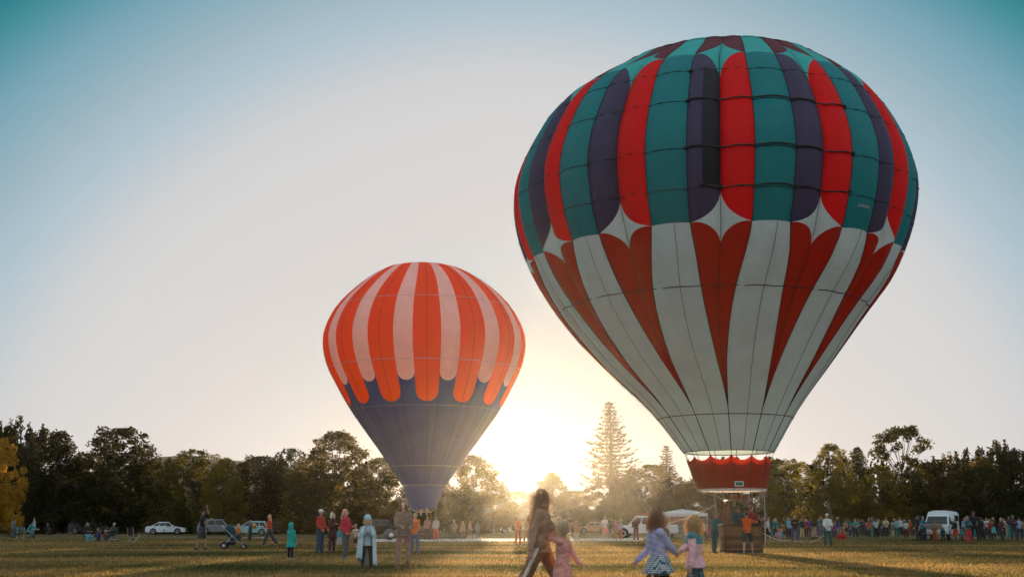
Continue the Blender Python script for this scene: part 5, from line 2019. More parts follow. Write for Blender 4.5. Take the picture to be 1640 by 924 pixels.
# the woman striding past with a small child, against the sun
DW = 17.0
pw = point_at(866, 924, DW); pw.z = 0
HW_ = point_at(866, 783, DW).z
pc = point_at(901, 924, DW - 0.15); pc.z = 0
HC = point_at(900, 831, DW - 0.15).z
hold = point_at(893, 846, DW - 0.1)
bw = dict(legL=(26, 2, 4), legR=(-25, 2, 12), armR=(-20, 10, 14, 6), lean=3, toedropR=-0.45, look=8)
posew = reach_pose(bw, pw, HW_, 78, {'handL': hold + Vector((0, 0.02, 0.03))}, 'woman_stride')
bc = dict(kid=0.8, legL=(20, 3, 10), legR=(-16, 3, 16), armL=(18, 12, 20, 4), lean=3, toedropR=-0.3)
posec = reach_pose(bc, pc, HC, 62, {'handR': hold + Vector((0.02, -0.02, 0.0))}, 'child_stride')
wo, JW, sw = person(pw, HW_, 78, posew, sty(JACKET, (164, 132, 108)), sty(JEANS, (140, 106, 80)), ('flow', (166, 124, 84)), 0,
                    "woman in brown striding past in dark trousers with a white side stripe, nearest the sun", G_FAM, 'near', (200, 190, 180), faces=True)
for side, k in ((1, 'L'), (-1, 'R')):
    mb = MB()
    a, b_, c = JW['hip' + k], JW['kn' + k], JW['an' + k]
    out = Vector((side, 0, 0))
    pts = [a.lerp(b_, t) + out * (0.119 - 0.028 * t) for t in (0.05, 0.35, 0.7, 1.0)] + [b_.lerp(c, t) + out * (0.091 - 0.012 * t) for t in (0.3, 0.65, 0.93)]
    rings = []
    for i, p in enumerate(pts):
        rings.append([tuple(p + Vector((side * x_, y_, 0))) for x_, y_ in ((0.004, -0.030), (0.010, 0), (0.004, 0.030), (-0.012, 0.026), (-0.012, -0.026))])
    mb.loft(rings)
    mb.build("side_stripe", [cloth((214, 205, 196))], wo, True)
ch, JC, sc_ = person(pc, HC, 62, posec, sty(COAT, (222, 156, 146)), sty(TROUSERS, (206, 140, 124)), ('long', (226, 204, 164)), 0,
                     "small fair-haired child in a pink coat beside the striding woman", G_FAM, 'near', (150, 90, 84), faces=True)



def strands(o, n, length, seed, m):
    """fine loose hairs rooted on a figure's hair"""
    hair = next(c for c in o.children if c.name.startswith("hair"))
    me = hair.data
    nv = len(me.vertices)
    co = np.empty(nv * 3, np.float32); me.vertices.foreach_get("co", co); co = co.reshape(-1, 3)
    no = np.empty(nv * 3, np.float32); me.vertices.foreach_get("normal", no); no = no.reshape(-1, 3)
    rs = np.random.RandomState(seed)
    i = rs.randint(0, nv, n)
    p = co[i] - no[i] * 0.01
    d = no[i] * 0.45 + rs.normal(size=(n, 3)) * 0.22 + np.array([0, 0, -0.75])
    d /= np.linalg.norm(d, axis=1)[:, None]
    L = length * (0.4 + 0.9 * rs.rand(n))[:, None]
    sd = np.cross(d, rs.normal(size=(n, 3))); sd /= np.linalg.norm(sd, axis=1)[:, None]
    w = 0.0035
    mid = p + d * L * 0.55 + no[i] * 0.012
    tip = p + d * L + np.array([0, 0, -0.02])
    V = np.stack([p - sd * w, mid - sd * w * 0.8, tip, mid + sd * w * 0.8], 1)
    link("hair_strands", quads_mesh("hair_strands", V.reshape(-1, 3), 4), [m], o)["kind"] = "stuff"


strands(girl, 1500, 0.14, 1, hairmat((134, 86, 52)))
strands(girl2, 1500, 0.15, 2, hairmat((206, 164, 110)))
strands(wo, 1500, 0.20, 3, hairmat((166, 124, 84)))
strands(ch, 1200, 0.16, 4, hairmat((226, 204, 164)))

# standing families left of the striped balloon's foot
P_(645, 910.0, 802.5, 28, ('woman_bag', dict(armL=(10, 10, 70, 30), armR=(20, 16, 60, 10), legL=(0, 6, 2), legR=(0, 6, 2), look=-38)),
   ('poncho', dict(hem=0.12, sleeve=1.0, g=0.032, flare=0.5, fold=0.022), (122, 104, 96)), sty(LEGGINGS, (150, 118, 104)), ('bob', (84, 54, 36)),
   "woman in a grey brown shawl and tall brown boots with a bag, turning her head", 'near', group=G_FAM, shoes=(104, 56, 30), boot=0.85, faces=True)
bagp = put(645, 910.0) + Vector((-0.34, -0.14, 0.86))
mb = MB()
mb.ellipsoid((0, 0, 0), (0.15, 0.09, 0.14), nu=18, nv=11)
bag_ = link("shoulder_bag", fuse(mb, "shoulder_bag", 0.02, 1, 0.012, 6), [cloth((96, 98, 106))], None, bagp)
mb = MB(); mb.tube([(-0.10, 0.03, 0.10), (0.02, 0.06, 0.36), (0.22, 0.09, 0.62), (0.30, 0.12, 0.64)], 0.014, 6); mb.build("strap", [cloth((70, 52, 44))], bag_, True)
mb = MB(); mb.ellipsoid((0.05, -0.08, -0.02), (0.07, 0.025, 0.055), nu=14, nv=8); mb.build("white_flap", [cloth((206, 210, 214))], bag_, True)
tag(bag_, "round grey bag with a white flap on the hip of the woman in the shawl", "bag")
wrapped, JK, sk = P_(587, 913.5, 824.5, 12, ('kid_wrapped', dict(kid=0.55, armL=(20, 14, 95, 60), armR=(20, 14, 100, 60), legL=(3, 4, 2), legR=(-3, 4, 3), look=24)),
   sty(JACKET, (150, 176, 196)), sty(LEGGINGS, (52, 44, 44)), ('beanie', (150, 190, 206), 'bob', (176, 150, 110)),
   "child in a pale blue woolly hat wrapped in a pale blanket", 'near', group=G_FAM, shoes=(70, 50, 44), boot=0.5, faces=True)
mb = MB()
n = 48
rows = []
for i in range(15):
    t = i / 14
    z = JK['neck'].z + 0.02 - (JK['neck'].z - 0.30) * t
    row = []
    for j in range(n + 1):
        a = R(-58 + 296 * j / n)                 # open at the front, left of centre
        fold = 1 + 0.07 * t * math.sin(a * 9 + 2 * math.sin(a * 2)) + 0.02 * math.sin(a * 17 + t * 5)
        rx = (0.10 + 0.17 * min(1, t * 4) ** 0.6 + 0.05 * t) * fold
        ry = (0.09 + 0.12 * min(1, t * 4) ** 0.6 + 0.08 * t) * fold
        z2 = z - 0.20 * t * max(0, math.sin(a + 0.3)) * 0.6 - 0.16 * t * max(0, -math.cos(a)) + 0.10 * t * max(0, math.cos(a))
        row.append((-rx * math.cos(a), 0.02 + ry * math.sin(a), max(z2, 0.16)))
    rows.append(row)
mb.grid(rows)
bl = mb.build("blanket_wrap", [cloth((176, 204, 220))], wrapped, True)
md = bl.modifiers.new("thickness", 'SOLIDIFY'); md.thickness = 0.018; md.offset = 0
P_(664, 887.0, 820.5, -20, POCKET, sty(('vest', dict(hem=0.14, sleeve=0.0, g=0.03)), (206, 104, 44)), sty(JEANS, (110, 104, 124)), ('short', (120, 84, 54)),
   "person in an orange body warmer just behind the woman with the bag", group=G_FAM, shoes=(120, 100, 110))
P_(512, 885.0, 815.0, 62, POCKET, sty(JACKET, (178, 56, 40)), sty(JEANS, (40, 70, 92)), ('cap', (222, 214, 206), 'short', (150, 140, 130)),
   "man in a red jacket, jeans and a white cap, leftmost of three standing adults", group=G_FAM, faces=True)
P_(531, 884.0, 820.0, 58, ('folded2', dict(FOLDED[1])), sty(COAT, (74, 36, 26)), sty(TROUSERS, (62, 50, 52)), ('bob', (226, 218, 208)),
   "white-haired woman in a dark brown coat, middle of three standing adults", group=G_FAM, shoes=(70, 60, 60), faces=True)
P_(553, 895.0, 815.0, 68, ('bag_hold', dict(armL=(14, 10, 80, 40), armR=(-12, 10, 60, 10), legL=(-4, 4, 2), legR=(6, 5, 6), lean=-3, look=20)), sty(JACKET, (186, 42, 62)), sty(LEGGINGS, (82, 84, 92)), ('tail', (196, 150, 120)),
   "woman in a pinkish red top and grey leggings, rightmost of three standing adults", group=G_FAM, shoes=(50, 120, 130), faces=True)
P_(570, 879.5, 838.0, -30, ('kid_reach', dict(kid=0.8, armL=(70, 10, 30, 10), armR=(30, 20, 60, 10), lean=6, legL=(10, 6, 8), legR=(-12, 6, 4))), sty(TEE, (206, 176, 170)), sty(SHORTS, (96, 30, 30)), ('long', (110, 70, 50)),
   "small child in a pale top and dark red shorts behind the woman in pinkish red", group=G_FAM)
P_(543, 873.5, 843.0, 20, ('kid2', dict(KID[1])), sty(JACKET, (60, 140, 156)), sty(TROUSERS, (176, 190, 206)), ('short', (90, 60, 40)),
   "small child in teal half hidden between the white-haired woman and the woman in pinkish red", group=G_FAM)
P_(465, 895.0, 836.0, 150, ('kid_still', dict(kid=0.7, armL=(8, 7, 10, 4), armR=(8, 7, 10, 4), legL=(2, 3, 2), legR=(-2, 3, 2))), sty(HOODUP, (16, 164, 158)), sty(TROUSERS, (34, 20, 26)), ('short', (90, 60, 40)),
   "child in a long turquoise coat with the hood up standing alone", group=G_FAM, shoes=(176, 176, 180))
wk, JO, so = P_(431, 873.5, 823.5, -82, ('woman_walk', dict(WALK[1], armL=(10, 10, 70, 20), armR=(-16, 10, 50, 6))), sty(JACKET, (190, 66, 22)), sty(JEANS, (58, 62, 76)), ('flow', (206, 160, 112)),
   "long-haired woman in an orange top walking left across the lawn", group=G_FAM, shoes=(170, 140, 130))
P_(322, 879.5, 815.5, 88, ('man_wave', dict(armL=(138, 12, 50, 10), armR=(36, 8, 84, 12), legL=(12, 4, 4), legR=(-10, 5, 6), lean=2, nod=-12)), sty(TEE, (20, 20, 24)), sty(SHORTS, (58, 66, 74)), ('cap', (26, 28, 32), 'short', (40, 30, 26)),
   "man in a black t-shirt and grey shorts raising one hand", group=G_FAM, skin_tone=1, shoes=(30, 40, 52), faces=True)
P_(381, 868.5, 838.0, 30, ('kid3', dict(KID[1])), sty(TEE, (206, 112, 30)), sty(SHORTS, (60, 60, 70)), ('bob', (226, 200, 156)),
   "fair-haired child in an orange top standing behind the pushchair", group=G_FAM)
ballman, JB, sb_ = P_(400, 865.0, 832.0, 70, ('ball_hold', dict(kid=0.3, handL=(0.13, -0.32, 0.30), handR=(-0.13, -0.32, 0.30))), sty(JACKET, (64, 72, 92)), sty(JEANS, (44, 52, 62)), ('short', (140, 96, 70)),
   "person in a dark blue jacket holding a coloured ball behind the pushchair", group=G_FAM)
mb = MB()
bp_ = Matrix.Rotation(R(70), 3, 'Z') @ (Vector((0, -0.40, 0.30 + JB['pel'].z)) * sb_) + put(400, 865.0)
for k in range(6):
    mb.mi = k % 3
    rows = []
    for i in range(9):
        th = PI * i / 8
        rows.append([tuple(Vector((0.19 * math.sin(th) * math.cos(PI / 3 * (k + j / 4)), 0.19 * math.cos(th), 0.19 * math.sin(th) * math.sin(PI / 3 * (k + j / 4))))) for j in range(5)])
    mb.grid(rows)
tag(mb.build("beach_ball", [cloth((210, 70, 50)), cloth((214, 160, 40)), cloth((60, 140, 70))], None, True, bp_), "red, yellow and green ball held behind the pushchair", "ball")

# the far left
P_(20, 860.5, 830.0, 160, ('stand3', dict(STAND[1])), sty(JACKET, (96, 112, 124)), sty(JEANS, (70, 96, 110)), ('short', (90, 70, 62)), "person in a grey jacket standing by the folding chair at far left", 'far', group=G_FAM)
P_(44, 861.0, 834.0, 100, CROUCH, sty(JACKET, (36, 130, 130)), sty(JEANS, (90, 120, 130)), ('short', (60, 46, 40)), "person in teal stooping by the folding chair at far left", 'far', group=G_FAM)
P_(53, 860.5, 828.5, -60, STAND, sty(COAT, (150, 186, 204)), sty(TROUSERS, (40, 50, 56)), ('short', (50, 40, 36)), "person in a pale blue coat beside the stooping person in teal", 'far', group=G_FAM)
person(put(76, 857.2), 0.98, 55, SITC, sty(JACKET, (28, 40, 40)), sty(TROUSERS, (30, 36, 38)), ('short', (150, 130, 116)), label="person in dark clothes sitting alone beneath the peaked tree", group=G_FAM, q='far')
person(put(139, 867.5), 0.98, 40, SITC, sty(JACKET, (26, 22, 34)), sty(JEANS, (90, 140, 156)), ('bob', (120, 84, 60)), label="person in a dark top and pale jeans, leftmost of the seated family", group=G_FAM, q='far')
person(put(158, 866.0), 0.98, -40, SITG, sty(JACKET, (40, 46, 92)), sty(JEANS, (30, 36, 52)), ('long', (110, 70, 46)), label="person in dark blue sitting on the grass in the seated family", group=G_FAM, q='far')
person(put(168, 865.2), 0.80, 20, KIDSIT, sty(JACKET, (120, 60, 40)), sty(JEANS, (30, 60, 60)), ('short', (100, 60, 40)), label="child in rust brown sitting beside the pale blue blanket", group=G_FAM, q='far')
person(put(179, 865.5), 0.98, -35, SITC, sty(JACKET, (24, 60, 56)), sty(TROUSERS, (28, 60, 66)), ('short', (200, 190, 176)), label="white-haired person in dark green, rightmost of the seated family", group=G_FAM, q='far')

# hazy people in the glare
HAZ = "people in the hazy light beyond the lawn"
for px, ft, tp, rz, ps, tc_, bc_, hr, lb in (
    (684, 864.5, 826, 10, STAND2, (170, 120, 110), (96, 80, 76), ('long', (120, 80, 50)), "person in dusty pink just right of the orange body warmer"),
    (698, 864.8, 826.5, -20, POCKET, (176, 166, 158), (190, 96, 70), ('short', (140, 100, 70)), "person in pale grey with orange trousers under the striped balloon"),
    (727, 864.2, 832, 30, HIPS, (120, 104, 88), (110, 92, 80), ('short', (110, 80, 60)), "person in brown with hands on hips under the striped balloon"),
    (741, 864.0, 834, -15, STAND, (128, 110, 90), (96, 82, 70), ('cap', (150, 120, 90)), "person in a tan cap right of the person with hands on hips"),
    (752, 863.6, 833, 70, WALK, (160, 120, 110), (110, 90, 90), ('long', (110, 70, 50)), "long-haired person in faded rose walking under the hazy tree"),
    (765, 863.2, 834, 200, POCKET, (110, 106, 104), (90, 90, 96), ('short', (80, 60, 50)), "person in grey seen from behind left of the sun"),
    (830, 872.0, 826, 20, STAND2, (190, 120, 70), (160, 96, 60), ('long', (150, 100, 60)), "person in faded orange standing straight below the sun"),
    (843, 872.0, 827, -30, POCKET, (200, 170, 130), (170, 130, 96), ('short', (150, 110, 70)), "person in cream standing right of the one in faded orange"),
    (923, 870.5, 834, 180, ('kid4', dict(KID[1], armL=(120, 20, 40, 0))), (140, 110, 80), (206, 196, 176), ('short', (170, 130, 90)), "child in pale shorts raising an arm right of the pink child"),
    (969, 864.2, 825.5, 5, FOLDED, (226, 214, 212), (206, 130, 116), ('short', (150, 110, 70)), "person in a white top and pink shorts below the tall fir"),
    (981, 862.6, 844, 40, KID, (170, 120, 140), (120, 90, 90), ('bob', (150, 110, 80)), "small child in mauve beside the person in a white top"),
    (994, 864.2, 832, -60, HIPS, (160, 166, 176), (150, 90, 56), ('hat', (190, 160, 120)), "person in a straw hat and grey top left of the white pickup"),
    (986, 863.8, 832, 150, STAND, (176, 130, 120), (120, 110, 60), ('short', (150, 100, 90)), "person in pale red with olive trousers beside the straw hat"),
    (1019, 865.4, 825.0, -150, POCKET, (96, 66, 48), (120, 92, 90), ('cap', (214, 170, 170)), "person in a pink cap and brown top by the white pickup"),
):
    shorts = 'shorts' in lb
    P_(px, ft, tp, rz, ps, sty(TEE if 'white top' in lb else JACKET, tc_), sty(SHORTS if shorts else JEANS, bc_), hr, lb, 'far', group=HAZ)
P_(1094, 863.5, 832.0, -40, ('stand5', dict(STAND2[1])), sty(JACKET, (70, 110, 130)), sty(JEANS, (120, 130, 136)), ('cap', (60, 90, 120)), "person in a blue cap under the white canopy", 'far', group=HAZ)
P_(1106, 862.8, 834.0, 40, POCKET, sty(JACKET, (58, 90, 110)), sty(TROUSERS, (60, 56, 60)), ('short', (90, 60, 40)), "person in slate blue at the canopy's right pole", 'far', group=HAZ)
P_(1127, 865.0, 833.0, 60, WALK, sty(JACKET, (190, 196, 204)), sty(JEANS, (90, 60, 50)), ('short', (70, 50, 40)), "person in pale grey between the pink girl and the man in teal", 'far', group=HAZ)
P_(1133, 862.0, 842.0, -30, KID, sty(JACKET, (190, 50, 34)), sty(TROUSERS, (60, 40, 40)), ('short', (80, 50, 30)), "child in bright red just left of the man in teal", 'far', group=HAZ)

# ---------------------------------------------------------------- the balloon crew
CREW = "crew round the balloon basket"
bas = Vector((big.base.x + BX, big.base.y, 0))


def crew(px, foot, top, rz, base, targets, *a, **k):
    pos, H = put(px, foot), size(foot, top)
    if foot < 60:                      # a distance instead of a row: those who touch the basket
        pos = point_at(px, 880, foot); pos.z = 0
        H = point_at(px, top, foot).z
    return person(pos, H, rz, reach_pose(base, pos, H, rz, targets, 'crew%d' % px), *a, group=CREW, q='mid', **k)


rim = bas + Vector((0, 0, BH + 0.12))
crew(1145, 48.1, 818.0, 100, dict(legL=(0, 4, 2), legR=(-3, 4, 3), lean=5), {'handL': rim + Vector((-0.72, 0.15, 0)), 'handR': rim + Vector((-0.70, -0.30, 0.02))},
     sty(JACKET, (18, 86, 100)), sty(JEANS, (24, 66, 82)), ('cap', (96, 130, 84), 'short', (120, 100, 90)), 0, "man in teal jacket and green cap holding the basket's left side", faces=True)
crew(1198, 47.45, 818.5, 172, dict(legL=(-16, 8, 6), legR=(20, 10, 14), lean=12), {'handL': rim + Vector((0.30, -0.60, 0)), 'handR': rim + Vector((0.72, -0.45, 0))},
     sty(JACKET, (206, 84, 18)), sty(SHORTS, (58, 62, 66)), ('cap', (44, 64, 84), 'short', (60, 44, 36)), 0, "man in an orange jacket and grey shorts leaning on the basket", shoes=(60, 130, 170))
crew(1214, 48.2, 821.5, 112, dict(legL=(8, 4, 6), legR=(-8, 4, 4), lean=4, look=10), {'handR': rim + Vector((0.80, -0.10, 0.02)), 'handL': rim + Vector((0.95, -0.30, 0.25))},
     sty(TEE, (22, 24, 34)), sty(TROUSERS, (24, 26, 34)), ('hat', (26, 34, 44)), 1, "person in black with a dark hat at the basket's right corner", faces=True)
pil = bas + Vector((-0.12, 0.05, 0.12))
person(pil, 1.72, 10, reach_pose(dict(legL=(0, 4, 2), legR=(0, 4, 2), lean=8, look=-20), pil, 1.72, 10, {'handL': rim + Vector((0.25, -0.55, 0.02)), 'handR': rim + Vector((-0.45, -0.50, 0.02))}, 'pilot'),
       sty(JACKET, (22, 66, 78)), sty(TROUSERS, (30, 34, 40)), ('cap', (24, 70, 84), 'short', (60, 40, 30)), 0, "pilot in a dark teal jacket and cap standing inside the basket", CREW, 'near', faces=True)
pil2 = bas + Vector((-0.50, 0.22, 0.12))
person(pil2, 1.66, -60, ('pass', dict(PHONE[1], armL=(150, 10, 30, 10))), sty(JACKET, (120, 60, 40)), sty(TROUSERS, (40, 40, 46)), ('short', (190, 150, 110)), 0, "fair-haired passenger behind the pilot inside the basket", CREW, 'mid')
pil3 = bas + Vector((0.42, 0.26, 0.12))
person(pil3, 1.74, 40, ('pass2', dict(REACH[1])), sty(JACKET, (150, 44, 34)), sty(TROUSERS, (40, 40, 46)), ('short', (120, 80, 56)), 0, "passenger in dull red inside the basket's right half", CREW, 'mid')
crew(1222, 868.5, 826.5, 100, dict(legL=(0, 4, 2), legR=(-3, 4, 3)), {}, sty(TEE, (66, 58, 44)), sty(JEANS, (40, 40, 36)), ('short', (110, 60, 50)), 0, "man in an olive t-shirt behind the person in black")
crew(1230, 868.5, 827.5, 70, dict(legL=(14, 4, 6), legR=(-12, 4, 10), lean=6), {}, sty(TEE, (186, 200, 214)), sty(SHORTS, (30, 30, 34)), ('short', (130, 120, 124)), 0, "man in a pale checked shirt and dark shorts right of the basket crew")

# the man with the rope, and the crowd
RM, JR, sr = P_(1327, 874.5, 822.0, 8, ('ropeman', dict(armL=(6, 14, 95, 70), armR=(10, 14, 70, 50), legL=(0, 6, 2), legR=(0, 7, 3), look=-6)), sty(JACKET, (206, 226, 226)), sty(JEANS, (22, 78, 80)), ('cap', (224, 224, 220), 'short', (120, 90, 70)),
   "man in a white jumper, white cap and green trousers holding a rope", group="people in the crowd on the right", q='near', faces=True)
hr_ = Matrix.Rotation(R(8), 3, 'Z') @ (JR['wrR'] * sr) + put(1327, 874.5)
mb = MB()
q0, q1, q2, q3 = hr_ + Vector((0.02, -0.08, -0.02)), put(1296, 868.5) + Vector((0, 0, 0.03)), put(1262, 866.0) + Vector((0, 0, 0.05)), bas + Vector((0.95, 0.2, 0.75))
pts = []
ctrl = [q0, q0 + (q1 - q0) * 0.35 + Vector((0, 0, -0.25)), q1, (q1 + q2) / 2 + Vector((0, 0, 0.0)), q2, q2 + (q3 - q2) * 0.5 + Vector((0, 0, -0.12)), q3]
for i in range(len(ctrl) - 1):
    a = ctrl[max(i - 1, 0)]; b = ctrl[i]; c = ctrl[i + 1]; d = ctrl[min(i + 2, len(ctrl) - 1)]
    for k in range(8):
        t = k / 8
        pts.append(0.5 * ((2 * b) + (c - a) * t + (2 * a - 5 * b + 4 * c - d) * t * t + (3 * b - a - 3 * c + d) * t ** 3))
pts.append(ctrl[-1])
mb.tube(pts, 0.020, 5)
tag(mb.build("rope", [M_ROPE], None, True), "white rope sagging from the man in the white jumper towards the balloon basket", "rope")
mb = MB()
ta, tb = bas + Vector((-0.54, 0.0, FZ)), put(1034, 861.5) + Vector((0.5, -0.5, 1.25))
mb.tube([ta.lerp(tb, i / 14) - Vector((0, 0, 0.35 * math.sin(PI * i / 14))) for i in range(15)], 0.022, 5)
tag(mb.build("tether_line", [M_DARKROPE], None, True), "dark line running from the burner frame down to the white pickup", "rope")

COLS = {'white': (206, 218, 222), 'teal': (24, 120, 124), 'turquoise': (52, 176, 168), 'navy': (24, 32, 60), 'black': (18, 19, 22), 'red': (176, 30, 28), 'purple': (120, 58, 140), 'grey': (104, 110, 116),
        'pale blue': (130, 178, 204), 'green': (28, 92, 66), 'tan': (176, 150, 112), 'pink': (206, 120, 140), 'orange': (206, 96, 44), 'maroon': (96, 26, 36), 'lilac': (170, 150, 186), 'cream': (206, 196, 160), 'brown': (82, 54, 38), 'dark green': (20, 56, 46), 'denim blue': (50, 74, 110), 'charcoal': (40, 44, 48)}
CROWD = "people in the crowd on the right"
used_labels = set()
lo_ = ['black', 'navy', 'charcoal', 'dark green', 'denim blue', 'brown', 'teal', 'grey', 'maroon', 'tan']
hi_ = ['white', 'teal', 'navy', 'black', 'purple', 'turquoise', 'grey', 'green', 'red', 'pale blue', 'tan', 'lilac', 'maroon', 'cream', 'brown', 'dark green', 'charcoal', 'pink', 'denim blue', 'orange']
hairs = [('short', (50, 36, 30)), ('short', (96, 66, 46)), ('long', (70, 46, 34)), ('cap', (40, 46, 56)), ('bob', (120, 84, 56)), ('short', (30, 26, 24)), ('tail', (150, 110, 70)), ('cap', (190, 190, 186)), ('short', (150, 140, 132)), ('long', (190, 150, 100)), ('hat', (60, 90, 76))]
poses = [STAND, POCKET, STAND2, FOLDED, HIPS, PHONE, WALK2]
verb = {'stand': 'standing', 'pocket': 'standing', 'stand2': 'with one bent arm', 'folded': 'with folded arms', 'hips': 'with hands on hips', 'phone': 'raising a phone', 'walk2': 'walking', 'kid': 'standing', 'sitchair': 'sitting', 'sitground': 'sitting on the grass', 'crouch': 'crouching', 'kidsit': 'sitting on the grass'}


def crowd_one(px, foot, H, top_c, bot_c, ps, hr, rz, where, who="person", sh=False):
    kid = ps[0].startswith('kid')
    who = "child" if kid else who
    bt = "shorts" if sh else "trousers"
    lb = "%s in %s and %s %s %s %s" % (who, top_c, bot_c, bt, verb.get(ps[0], 'standing'), where)
    hn = {'cap': "capped ", 'hat': "hatted ", 'long': "long-haired ", 'tail': "pony-tailed ", 'bob': "bob-haired "}.get(hr[0], "")
    if lb in used_labels: lb = hn + lb
    used_labels.add(lb)
    person(put(px, foot), H, rz, ps, sty(TEE if (int(px) * 7) % 3 == 0 else JACKET, tuple(int(v * 0.86) for v in COLS[top_c])), sty(SHORTS if sh else JEANS, COLS[bot_c]), hr, 0 if (int(px * 3)) % 4 else 1, lb, CROWD, 'far', None if False else (34, 32, 32))


r = random.Random(41)
# people one can pick out, placed as in the photograph: px, foot row, height, top, trousers, pose, hair, facing
HAND = [
    (1243, 862.0, 1.62, 'teal', 'charcoal', POCKET, ('bob', (210, 190, 170)), -20, "right of the checked shirt"),
    (1251, 863.5, 0.80, 'turquoise', 'red', KIDSIT, ('short', (200, 120, 70)), 20, "beside the rope"),
    (1248, 866.0, 0.92, 'lilac', 'grey', SITG, ('long', (170, 130, 110)), -40, "below the rope"),
    (1264, 861.5, 1.72, 'pale blue', 'navy', STAND, ('short', (206, 150, 110)), 30, "left of the dark capped man"),
    (1274, 866.5, 1.74, 'black', 'denim blue', FOLDED, ('short', (70, 50, 42)), -10, "where the rope sags lowest"),
    (1285, 861.0, 1.66, 'dark green', 'tan', POCKET, ('short', (150, 110, 90)), 15, "right of where the rope sags"),
    (1302, 863.0, 0.98, 'tan', 'black', KIDSIT, ('short', (60, 40, 30)), 40, "near the white jumper"),
    (1316, 858.5, 1.82, 'grey', 'black', PHONE, ('cap', (190, 190, 186)), 0, "just behind the white jumper"),
    (1338, 861.0, 1.30, 'purple', 'charcoal', KID, ('long', (60, 40, 30)), 0, "right of the white jumper"),
    (1371, 860.2, 1.62, 'turquoise', 'navy', HIPS, ('short', (190, 150, 120)), 5, "right of the red bag"),
    (1392, 860.0, 1.40, 'orange', 'charcoal', STAND2, ('short', (90, 60, 40)), 10, "right of the red bag"),
    (1404, 860.5, 1.68, 'white', 'black', POCKET, ('long', (80, 60, 50)), 170, "halfway between red bag and truck"),
    (1437, 860.5, 1.66, 'pale blue', 'green', STAND2, ('short', (40, 34, 30)), 175, "left of the truck"),
    (1452, 861.0, 1.50, 'white', 'maroon', STAND, ('bob', (90, 60, 50)), -10, "left of the white truck"),
]
for a in HAND:
    crowd_one(*a[:8], a[8])
spots_ = []
for x0, x1, step in ((1238, 1470, 9.0), (1546, 1648, 9.5)):
    x = x0
    while x < x1:                                 # knots of two to four people, some well behind the others
        k = r.choice((1, 2, 2, 3, 3, 4))
        f0 = r.uniform(856.4, 859.8) if x0 < 1500 else r.uniform(858.0, 863.5)
        for j in range(k):
            spots_.append((x + j * r.uniform(2.6, 4.4), f0 + r.uniform(-0.9, 0.9)))
        x += k * 3.2 + r.uniform(1.0, step * 0.75)
LAND = [(1262, "behind the basket crew"), (1300, "behind the sagging rope"), (1345, "behind the white jumper"), (1380, "beyond the red bag"), (1420, "midway to the truck"), (1470, "left of the truck"), (1585, "right of the truck"), (1700, "by the right edge")]
cnt = 0
for i, (px, ft) in enumerate(spots_):
    where = next(w for lim, w in LAND if px < lim)
    for tries in range(40):
        tcn, bcn = r.choice(hi_), r.choice(lo_)
        if r.random() < (0.7 if px > 1540 else 0.55): tcn = r.choice(['black', 'navy', 'charcoal', 'dark green', 'grey', 'teal', 'white'])
        k = (tcn, where)
        if (tcn, bcn, where) not in used_labels and not (k in used_labels and tries < 20):
            break
    used_labels.add((tcn, bcn, where)); used_labels.add(k)
    ps = r.choice(poses)
    if r.random() < 0.14: ps = KID
    H = r.uniform(1.50, 1.88) if ps is not KID else r.uniform(0.95, 1.35)
    if r.random() < 0.13: ps, H = SITG, r.uniform(0.9, 1.0)
    crowd_one(px, ft, H, tcn, bcn, ps, r.choice(hairs), r.uniform(-70, 70) if r.random() < 0.7 else 180 + r.uniform(-50, 50), where)

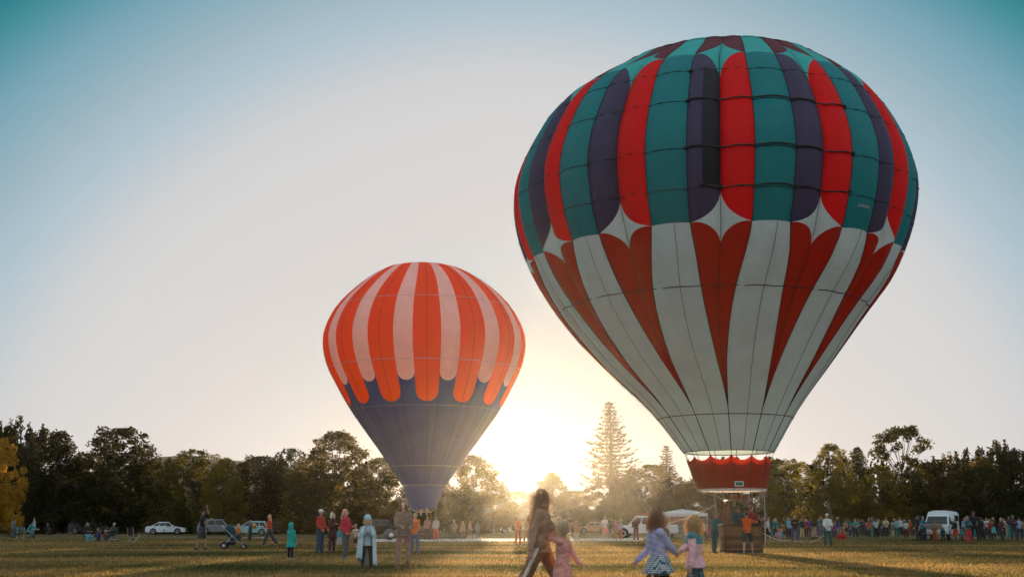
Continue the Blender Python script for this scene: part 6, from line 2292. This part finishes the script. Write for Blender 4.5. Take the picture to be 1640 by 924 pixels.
# those standing out round the white truck
T_ = "people round the white truck"
for px, ft, tp, rz, ps, tp_s, tc_, bt_s, bc_, hr, lb, st_ in (
    (1472, 866.0, 824.5, 30, POCKET, JACKET, (30, 34, 56), TROUSERS, (26, 28, 34), ('cap', (30, 80, 110)), "man in dark clothes and a blue cap left of the white truck", 1),
    (1480, 867.5, 826.5, -50, STAND2, TEE, (28, 110, 126), JEANS, (26, 40, 58), ('cap', (70, 150, 160)), "man in a teal t-shirt and cap against the white truck's left wing", 0),
    (1498, 869.0, 836.5, 160, KID, TEE, (120, 80, 34), TROUSERS, (150, 56, 50), ('short', (150, 120, 56)), "child in brown and red trousers in front of the white truck's grille", 1),
    (1511, 867.5, 842.0, -20, KID, JACKET, (24, 60, 70), TROUSERS, (24, 34, 46), ('bob', (120, 90, 50)), "small child in dark teal in front of the white truck's bumper", 0),
    (1531, 866.5, 830.5, -70, POCKET, JACKET, (34, 24, 26), SHORTS, (206, 34, 30), ('short', (60, 40, 30)), "person in a dark top and bright red shorts at the white truck's right side", 1),
    (1541, 866.0, 846.0, 20, KID, JACKET, (40, 120, 136), TROUSERS, (24, 26, 30), ('short', (60, 44, 34)), "small child in teal between the red shorts and the red trousers", 0),
    (1552, 869.0, 826.0, 20, FOLDED, JACKET, (24, 84, 88), JEANS, (186, 58, 56), ('long', (200, 160, 130)), "fair-haired woman in teal and faded red trousers right of the white truck", 0),
    (1562, 866.5, 818.5, -20, HIPS, JACKET, (18, 34, 44), TROUSERS, (18, 22, 26), ('hat', (28, 66, 52)), "tall man in dark clothes and a wide green hat right of the white truck", 1),
    (1573, 865.5, 828.0, 190, STAND, COAT, (20, 30, 34), TROUSERS, (20, 22, 26), ('short', (60, 50, 46)), "person in a long black coat right of the man in the wide green hat", 0),
    (1587, 864.5, 830.5, 20, PHONE, JACKET, (150, 34, 38), TROUSERS, (26, 28, 32), ('short', (90, 70, 60)), "person in red holding up a phone in the crowd right of the truck", 0),
    (1592, 864.5, 838.0, 0, KID, JACKET, (70, 180, 172), TROUSERS, (30, 30, 60), ('short', (70, 50, 40)), "child in bright turquoise in the crowd right of the truck", 0),
    (1606, 865.5, 828.5, 40, STAND2, JACKET, (90, 26, 30), JEANS, (30, 50, 66), ('long', (190, 150, 130)), "long-haired person in maroon near the right edge", 0),
    (1625, 865.5, 825.0, 0, FOLDED, JACKET, (60, 34, 60), JEANS, (60, 66, 60), ('hat', (40, 110, 90)), "person in a bright green sun hat near the right edge", 1),
    (1634, 864.0, 828.0, 150, POCKET, TEE, (130, 166, 190), JEANS, (40, 52, 62), ('short', (110, 80, 60)), "person in a pale blue shirt last at the right edge", 0),
):
    P_(px, ft, tp, rz, ps, sty(tp_s, tc_), sty(bt_s, bc_), hr, lb, 'far', group=T_, skin_tone=st_)
bpy.data.objects.remove(_TMP)


# ---------------------------------------------------------------- evening haze
def haze():
    mb = MB()
    mb.box((0, 157, 13.2), (940, 734, 28.4))
    m = bpy.data.materials.new("haze")
    m.use_nodes = True
    N, L = m.node_tree.nodes, m.node_tree.links
    N.clear()
    out = N.new("ShaderNodeOutputMaterial")
    v = N.new("ShaderNodeVolumePrincipled")
    v.inputs["Color"].default_value = (0.97, 0.92, 0.84, 1)
    v.inputs["Density"].default_value = 0.000037
    v.inputs["Anisotropy"].default_value = 0.90
    L.new(v.outputs[0], out.inputs["Volume"])
    o = mb.build("haze", m)
    tag(o, "thin golden evening haze over the whole park", None, None, "stuff")


haze()
